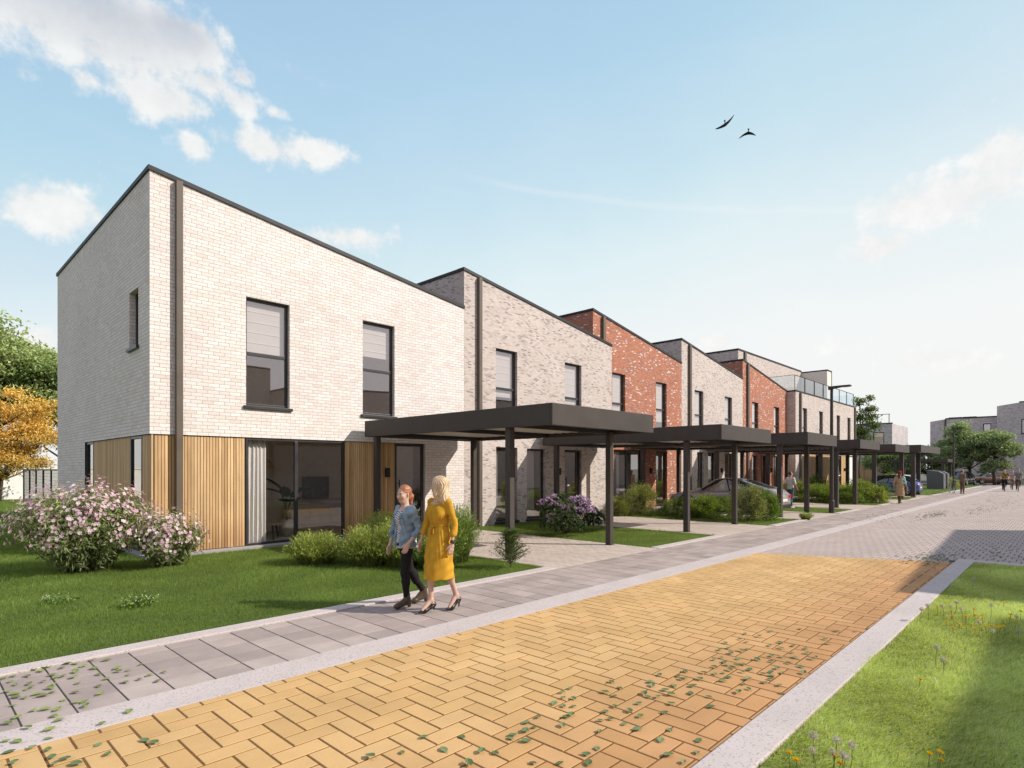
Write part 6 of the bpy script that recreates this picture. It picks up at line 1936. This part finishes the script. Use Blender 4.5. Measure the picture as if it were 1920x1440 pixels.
# fence behind the first house
g = thing('garden_fence', 'dark metal mesh fence running back from the corner of the cream house', 'fence', (3.8, 27.9, 0))
mb = MB(); mb.box(3.78, 3.82, 23.9, 31.9, 1.80, 1.85); mb.box(3.785, 3.815, 23.9, 31.9, .08, .11); mb.build('rail', M['anthracite'], g)
for k in range(6):
    y = 24.1 + k * 1.54; mb = MB(); mb.box(3.775, 3.825, y - .025, y + .025, 0, 1.8); mb.build('post', M['anthracite'], g)
mb = MB()
for k in range(90): y = 23.95 + k * .088; mb.tube([(3.8, y, .11), (3.8, y, 1.8)], .004, 3, cap=False)
for k in range(14): mb.tube([(3.8, 23.9, .2 + k * .115), (3.8, 31.9, .2 + k * .115)], .004, 3, cap=False)
mb.build('wire_mesh', M['anthracite'], g)
g = thing('garden_wall', 'long white rendered garden wall behind the golden tree', 'wall', (2, 47, 0))
mb = MB(); mb.box(-30, 28, 46.5, 46.75, 0, 1.82); mb.build('wall', M['white'], g); mb = MB(); mb.box(-30, 28, 46.45, 46.8, 1.823, 1.90); mb.build('coping', M['white'], g)

# ================================================================ FAR BUILDINGS
fX = lambda X0: (lambda u, w_, z: (X0 + w_, u, z))
g = thing('brick_house', 'grey brick house with a timber base and a roof rail beyond the end block', 'house', (94, 22, 0))
mb = MB()
wall_face(mb, fX(90), 17.2, 30, 0, lambda y: 7.72, [(18.1, 19.4, 4.2, 6.65)], empties=[(17.25, 24, .0, 2.75)])
wall_face(mb, lambda u, w_, z: (u, 17.2 + w_, z), 90, 100, 0, lambda y: 7.72, ()); mb.poly([(90, 17.2, 7.6), (100, 17.2, 7.6), (100, 30, 7.6), (90, 30, 7.6)]); mb.poly([(99, 17.2, 0), (99, 30, 0), (99, 30, 7.6), (99, 17.2, 7.6)])
mb.poly([(90.3, 17.3, 3), (99, 17.3, 3), (99, 30, 3), (90.3, 30, 3)])
mb.build('wall', M['grey_brick'], g)
window(g, fX(90), 18.1, 19.4, 4.2, 6.65, w=.1, t=.1)
slats(g, fX(90), [(17.25, 18.05), (19.25, 24)], .02, 2.74, w0=.05, pitch=.16)
door(g, fX(90), 18.1, 19.2, .02, 2.74, solid='oak')
mb = MB(); mb.box(89.95, 90.2, 17.15, 30, 7.72, 7.85); mb.build('roof_edge', M['anthracite'], g)
mb = MB(); mb.tube([(90.3, 17.5, 9.0), (90.3, 24, 9.0)], .04, 6)
for y in (17.6, 18.9, 20.2, 21.5, 22.8): mb.tube([(90.3, y, 7.7), (90.3, y, 9.0)], .045, 6)
mb.build('roof_rail', M['anthracite'], g)

g = thing('brick_house', 'long grey brick house closing the end of the road, with roof panels', 'house', (108, 11, 0))
mb = MB()
wall_face(mb, fX(103), 7.5, 15, 0, lambda y: 8.85 if y < 13.2 else 8.85 - (y - 13.2) * .16, [(10.4, 11.4, 5.75, 8.05), (8.15, 9.05, 5.75, 8.0), (12.2, 13.1, .1, 2.4)])
wall_face(mb, lambda u, w_, z: (u, 15 - w_, z), 103, 116, 0, lambda y: 8.6, ()); mb.poly([(103, 7.5, 8.5), (116, 7.5, 8.5), (116, 15, 8.4), (103, 15, 8.4)]); mb.poly([(112, 7.5, 0), (112, 15, 0), (112, 15, 8.4), (112, 7.5, 8.4)])
mb.build('wall', M['grey_brick'], g)
window(g, fX(103), 10.4, 11.4, 5.75, 8.05, trans=6.9, blind=6.9, t=.1); window(g, fX(103), 8.15, 9.05, 5.75, 8.0, trans=6.9, blind=6.9, t=.1); window(g, fX(103), 12.2, 13.1, .1, 2.4, t=.1)
mb = MB(); mb.box(102.9, 103.2, 7.5, 13.2, 8.85, 8.98); mb.build('roof_edge', M['anthracite'], g)
mb = MB(); mb.box(102.85, 102.99, 13.15, 13.3, 0, 8.85); mb.build('downpipe', M['bronze'], g)
for y in (10.6, 12.2):
    mb = MB(); mb.box(104, 105.6, y - .75, y + .75, 9.0, 9.12); mb.build('roof_panel', M['anthracite'], g)
g = thing('brick_house', 'taller grey brick house at the right end of the road', 'house', (108, 3, 0))
mb = MB()
wall_face(mb, fX(101.5), 0.2, 7.45, 0, lambda y: 10.15 + (7.45 - y) * .16 if y > 5.2 else 10.5, [(3.6, 5.0, 6.4, 8.3)])
wall_face(mb, lambda u, w_, z: (u, 7.45 - w_, z), 101.5, 113, 0, lambda y: 10.15, ()); wall_face(mb, lambda u, w_, z: (u, .2 + w_, z), 101.5, 113, 0, lambda y: 10.5, ()); mb.poly([(101.5, .2, 10.1), (113, .2, 10.1), (113, 7.45, 10.1), (101.5, 7.45, 10.1)]); mb.poly([(110, .2, 0), (110, 7.45, 0), (110, 7.45, 10.1), (110, .2, 10.1)])
mb.build('wall', M['grey_brick'], g)
window(g, fX(101.5), 3.6, 5.0, 6.4, 8.3, t=.1)
mb = MB(); mb.box(101.42, 101.7, .15, 5.2, 10.5, 10.62); mb.build('roof_edge', M['anthracite'], g)


# ======================================================================= BIRDS
def bird(label, px, py, dist, span, wing, roll, group='birds in the sky'):
    a_, e_ = sky_dir(px, py)
    c = Vector((math.cos(e_) * math.cos(a_), math.cos(e_) * math.sin(a_), math.sin(e_))) * dist + Vector((0, 0, CAMH))
    g = thing('bird', label, 'bird', c, a_ - PI / 2, group); g.rotation_euler = (math.radians(-22), roll, a_ - PI / 2)
    s = span / 2
    mb = MB(); mb.tube([(0, .20, -.01), (0, .14, .0), (0, .05, 0), (0, -.08, 0), (0, -.2, 0), (0, -.34, 0)], [.012, .035, .06, .06, .035, .02], 10)
    mb.poly([(-.03, -.2, .01), (.03, -.2, .01), (.085, -.42, .0), (-.085, -.42, .0)])
    mb.build('body', M['feather'], g, local=True, smooth=True)
    for q in (1, -1):
        W = wing[0] if q < 0 else wing[1]; n = 8; V = []
        for i in range(n + 1):
            u = i / n; x = q * s * u; z = W[0] * s * u + W[1] * s * u * u; ch = .30 * (1 - u) ** .6 + .04; y0 = .06 - .22 * u * u
            V += [(x, y0 + ch * .4, z), (x, y0 - ch * .6, z - .01)]
        link('wing', np_mesh('wing', V, [np.array([(2 * i, 2 * i + 1, 2 * i + 3, 2 * i + 2) for i in range(n)])]), M['feather'], g)


bird('black bird gliding with spread wings, the left and higher one', 1360, 233, 60, 1.75, ((-.15, .0), (.25, .15)), math.radians(-20))
bird('black bird with wings bent down, the right and lower one', 1403, 249, 62, 1.35, ((-.2, -1.0), (-.1, -.75)), math.radians(8))

# ============================================================== FALLEN LEAVES
Z1 = [(710, 490), (610, 560), (465, 580), (795, 545), (880, 487), (965, 557), (1028, 563), (910, 612), (1095, 495), (1108, 480), (1165, 425), (1222, 400), (1162, 463), (1205, 445), (1168, 507), (1200, 608), (1320, 608), (1330, 290), (1332, 313), (1382, 316), (1293, 337), (1335, 350), (1380, 352), (1365, 270), (1370, 390), (1332, 440), (1345, 400), (1520, 288), (1562, 305), (1590, 268), (1550, 240), (1522, 375), (1565, 352), (1545, 408), (1503, 415), (1497, 462), (1487, 541), (1437, 568), (1450, 608), (1610, 430), (1632, 372), (1665, 455), (1680, 397), (1675, 338), (1700, 295), (1715, 308), (1725, 242), (1735, 258), (1768, 210), (1760, 310), (1790, 380), (1815, 298), (1832, 258), (1795, 278), (1850, 215), (1885, 195), (1865, 228), (1820, 340), (1815, 457), (1772, 503), (1810, 572), (1875, 603)]
Z2 = [(495, 675), (660, 660), (865, 675), (970, 675), (1040, 660), (800, 720), (815, 745), (350, 690), (430, 705), (320, 720), (240, 742), (360, 735), (215, 780), (255, 770), (330, 785), (360, 775), (490, 755), (550, 738), (550, 770), (620, 757), (690, 772), (610, 795), (630, 823), (700, 800), (750, 822), (720, 830), (555, 820), (500, 815), (495, 845), (420, 835), (310, 830), (270, 800), (220, 825), (175, 835), (230, 848), (175, 875), (245, 865), (300, 870), (340, 862), (230, 910), (265, 895), (255, 935), (335, 905), (375, 890), (365, 945), (450, 915), (495, 905), (500, 925), (530, 885), (560, 910), (490, 945), (455, 965), (545, 980), (340, 972), (370, 1000), (315, 1022), (595, 855), (665, 875), (680, 912), (115, 910), (95, 945), (60, 985), (45, 1025), (145, 1045), (155, 1102), (180, 915), (225, 955), (10, 900), (15, 940), (90, 1290), (80, 1360), (560, 1025)]
Z3 = [(830, 230), (330, 345), (390, 345), (500, 320), (560, 305), (640, 290), (760, 280), (850, 280), (945, 305), (700, 325), (860, 340), (850, 375), (1060, 335), (1040, 240), (1205, 240), (1325, 330), (1335, 370), (1445, 355), (1440, 405), (1405, 490), (1590, 285), (1110, 400), (1110, 530), (1200, 450), (1130, 618), (1570, 455), (1775, 475), (1680, 410), (1845, 375), (150, 420), (60, 440), (120, 480), (175, 515), (310, 420), (330, 510), (480, 485), (460, 365), (580, 410), (640, 435), (820, 435), (720, 420), (870, 500), (300, 570), (360, 545), (90, 595), (170, 620), (170, 660), (275, 670), (410, 625), (495, 640), (590, 605), (840, 605), (560, 560), (600, 520), (150, 750), (200, 885), (80, 955), (380, 810), (500, 795), (640, 800), (715, 690), (850, 718), (955, 710), (970, 760), (600, 875)]
Z4 = [(660, 925), (310, 1010), (545, 1030), (1450, 825), (1150, 955), (190, 1160), (60, 1155)]
Z5 = [(110, 1270), (360, 1230), (540, 1250), (1110, 1185), (1625, 1140), (1730, 1170), (1210, 1295), (150, 1400), (590, 1335), (720, 1360), (610, 1410), (860, 1410), (550, 1120)]


def leaf_mesh(i):
    r = random.Random(i); L, w_ = .068, .046; V, n = [], 6
    cup = r.uniform(.2, .75); bend = r.uniform(-.4, .9)
    for k in range(n + 1):
        s = k / n; wd = w_ / 2 * math.sin(PI * min(1, s * .97 + .03)) ** .75 * (1.15 - .35 * s)
        z = .004 + .016 * bend * (s - .5) ** 2 * 4 * .5 + .003
        for q in (-1, 0, 1): V.append(((s - .5) * L, q * wd, z + abs(q) * wd * cup * .6))
    b = len(V); V += [(-.5 * L - .022, -.0015, .006), (-.5 * L - .022, .0015, .006), (-.5 * L, .0018, .006), (-.5 * L, -.0018, .006)]
    Q = [(k * 3 + j, (k + 1) * 3 + j, (k + 1) * 3 + j + 1, k * 3 + j + 1) for k in range(n) for j in range(2)] + [(b, b + 1, b + 2, b + 3)]
    base = r.choice([(.105, .165, .065), (.135, .195, .08), (.085, .14, .05), (.16, .215, .095), (.12, .175, .06)])
    if i >= 6: base = r.choice([(.17, .235, .05), (.21, .27, .06), (.13, .19, .04), (.14, .15, .045)])
    C = [tuple(c * (1.25 if j % 3 == 1 else 1) for c in base) for j in range(len(V))]
    return np_mesh('fallen_leaf', V, [np.array(Q)], np.array(C))


LM = [leaf_mesh(i) for i in range(12)]
for me in LM: me.materials.append(M['litter'])


def leaf_at(px, py, z, kind, label, group):
    x, y = gp(px, py)
    o = bpy.data.objects.new('fallen_leaf', LM[random.randrange(6) + (6 if kind else 0)]); COL.objects.link(o)
    o.location = (x, y, z); o.rotation_euler = (random.uniform(-.12, .12), random.uniform(-.12, .12), random.uniform(0, 6.28)); s = random.uniform(.75, 1.2); o.scale = (s, s, s * random.uniform(.8, 1.3))
    tag(o, label, 'leaf', group)


for (a, b) in Z1: leaf_at(500 + a / 2.4, 1180 + b / 2.4, .004, 0, 'green leaf lying on the yellow herringbone paving', 'fallen leaves on the yellow paving')
for (a, b) in Z2: leaf_at(1280 + a / 3, 960 + b / 3, .004, 0, 'green leaf lying on the yellow herringbone paving', 'fallen leaves on the yellow paving')
for (a, b) in Z5: leaf_at(a / 6, 1200 + b / 6, .004, 0, 'green leaf lying on the yellow herringbone paving', 'fallen leaves on the yellow paving')
for (a, b) in Z3: leaf_at(a / 6, 1200 + b / 6, .007, 1, 'yellowish green leaf lying on the grey pavement slabs', 'fallen leaves on the pavement slabs')
for (a, b) in Z4: leaf_at(a / 6, 1200 + b / 6, .009, 1, 'leaf lying on the pale strip between pavement and road', 'fallen leaves on the pale strip')
# far litter on the grey road, too small to count
n = 1500
pts = []
for (cx, cy, sx, sy, m) in ((14.8, 2.15, .6, .25, 120), (16.8, 1.2, 1.2, .5, 60), (29, 4.1, 1.8, .22, 190), (33, 3.0, 2.2, .25, 110), (40, 2.8, 4, .6, 110), (26.5, 5.3, 2, .4, 60), (50, 3, 5, 1.0, 90)):
    pts.append(np.stack([RNG.normal(cx, sx, m), RNG.normal(cy, sy, m), np.full(m, .012)], 1))
P = np.concatenate(pts); P = P[P[:, 1] < 6.9]
V, q, c = leaf_quads(P, .07, .045, [(.10, .15, .06), (.13, .17, .07), (.07, .10, .04), (.16, .14, .07)], 3.0, np.stack([RNG.normal(size=len(P)), RNG.normal(size=len(P)), np.zeros(len(P))], 1) * 2)
V[:, 2] = np.clip(V[:, 2], .008, .03)
tag(link('leaf_litter', np_mesh('leaf_litter', V, [q], c), M['litter']), 'scattered dark leaf litter on the far grey paving', 'leaves', kind='stuff')

# ================================================================== DANDELIONS
YD = [(1575, 445), (1510, 573), (1485, 625), (1530, 610), (1555, 628), (1610, 610), (1640, 583), (1690, 603), (1640, 650), (1600, 655), (1530, 655), (1710, 660), (1775, 650), (1770, 670), (1800, 605), (1830, 605), (1845, 577), (1905, 580), (1870, 632), (1820, 660), (1730, 330), (1800, 520), (1330, 935), (1430, 545), (1635, 550), (610, 1392), (632, 1404), (835, 1418), (870, 1420), (1385, 1375), (1440, 1390), (1430, 1370), (1660, 600), (1595, 600), (1745, 640), (1680, 640)]
SDL = [(1330, 545), (1385, 545), (1465, 525), (1525, 512), (1575, 545), (1515, 535), (1665, 620), (1725, 550), (1740, 670), (1890, 610), (1900, 660), (1425, 795), (1465, 820), (745, 1310), (755, 1335), (845, 1295), (865, 1345), (935, 1340), (920, 1358), (895, 1390), (1630, 380)]


def flower_yellow(h):
    g = thing('dandelion', 'yellow dandelion flower in the verge grass', 'flower', (0, 0, 0), 0, 'yellow dandelions in the verge')
    mb = MB(); mb.tube([(0, 0, 0), (.006, .004, h * .6), (0, 0, h)], .0022, 5, (.16, .24, .06)); mb.build('stem', M['leaf'], g, local=True)
    n = 70; d = rvec(n); d[:, 2] = np.abs(d[:, 2]) * .7 + .12
    V, q, c = leaf_quads(np.tile(np.array([0, 0, h - .002]), (n, 1)), .021, .006, [(.80, .56, .015), (.85, .64, .03), (.72, .46, .01)], .3, d * 2.2, .1)
    link('flower_head', np_mesh('flower_head', V, [q], c), M['petal'], g); return g


def flower_seed(h):
    g = thing('dandelion_clock', 'grey white dandelion seed head in the verge grass', 'flower', (0, 0, 0), 0, 'dandelion seed heads in the verge')
    mb = MB(); mb.tube([(0, 0, 0), (.01, .004, h * .6), (0, 0, h)], .0022, 5, (.24, .24, .12)); mb.build('stem', M['leaf'], g, local=True)
    n = 170; d = rvec(n)
    V, q, c = leaf_quads(np.tile(np.array([0, 0, h]), (n, 1)) + d * .009, .017, .0042, [(.62, .58, .57), (.52, .48, .48), (.70, .66, .64)], .2, d * 2.4, .1)
    link('seed_head', np_mesh('seed_head', V, [q], c), M['petal'], g); return g


FY = [flower_yellow(.10), flower_yellow(.13)]
FS = [flower_seed(.17), flower_seed(.21)]
for L_, protos, hh in ((YD, FY, .10), (SDL, FS, .18)):
    for i, (a, b) in enumerate(L_):
        x, y = gp(1280 + a / 3, 960 + b / 3, hh)
        y = min(y, 1.40)
        o = protos[i] if i < 2 else copy_tree(protos[i % 2])
        o.location = (x, y, .0); s = random.uniform(.85, 1.2); o.scale = (s, s, random.uniform(.9, 1.15)); o.rotation_euler = (random.uniform(-.15, .15), random.uniform(-.15, .15), random.uniform(0, 6))
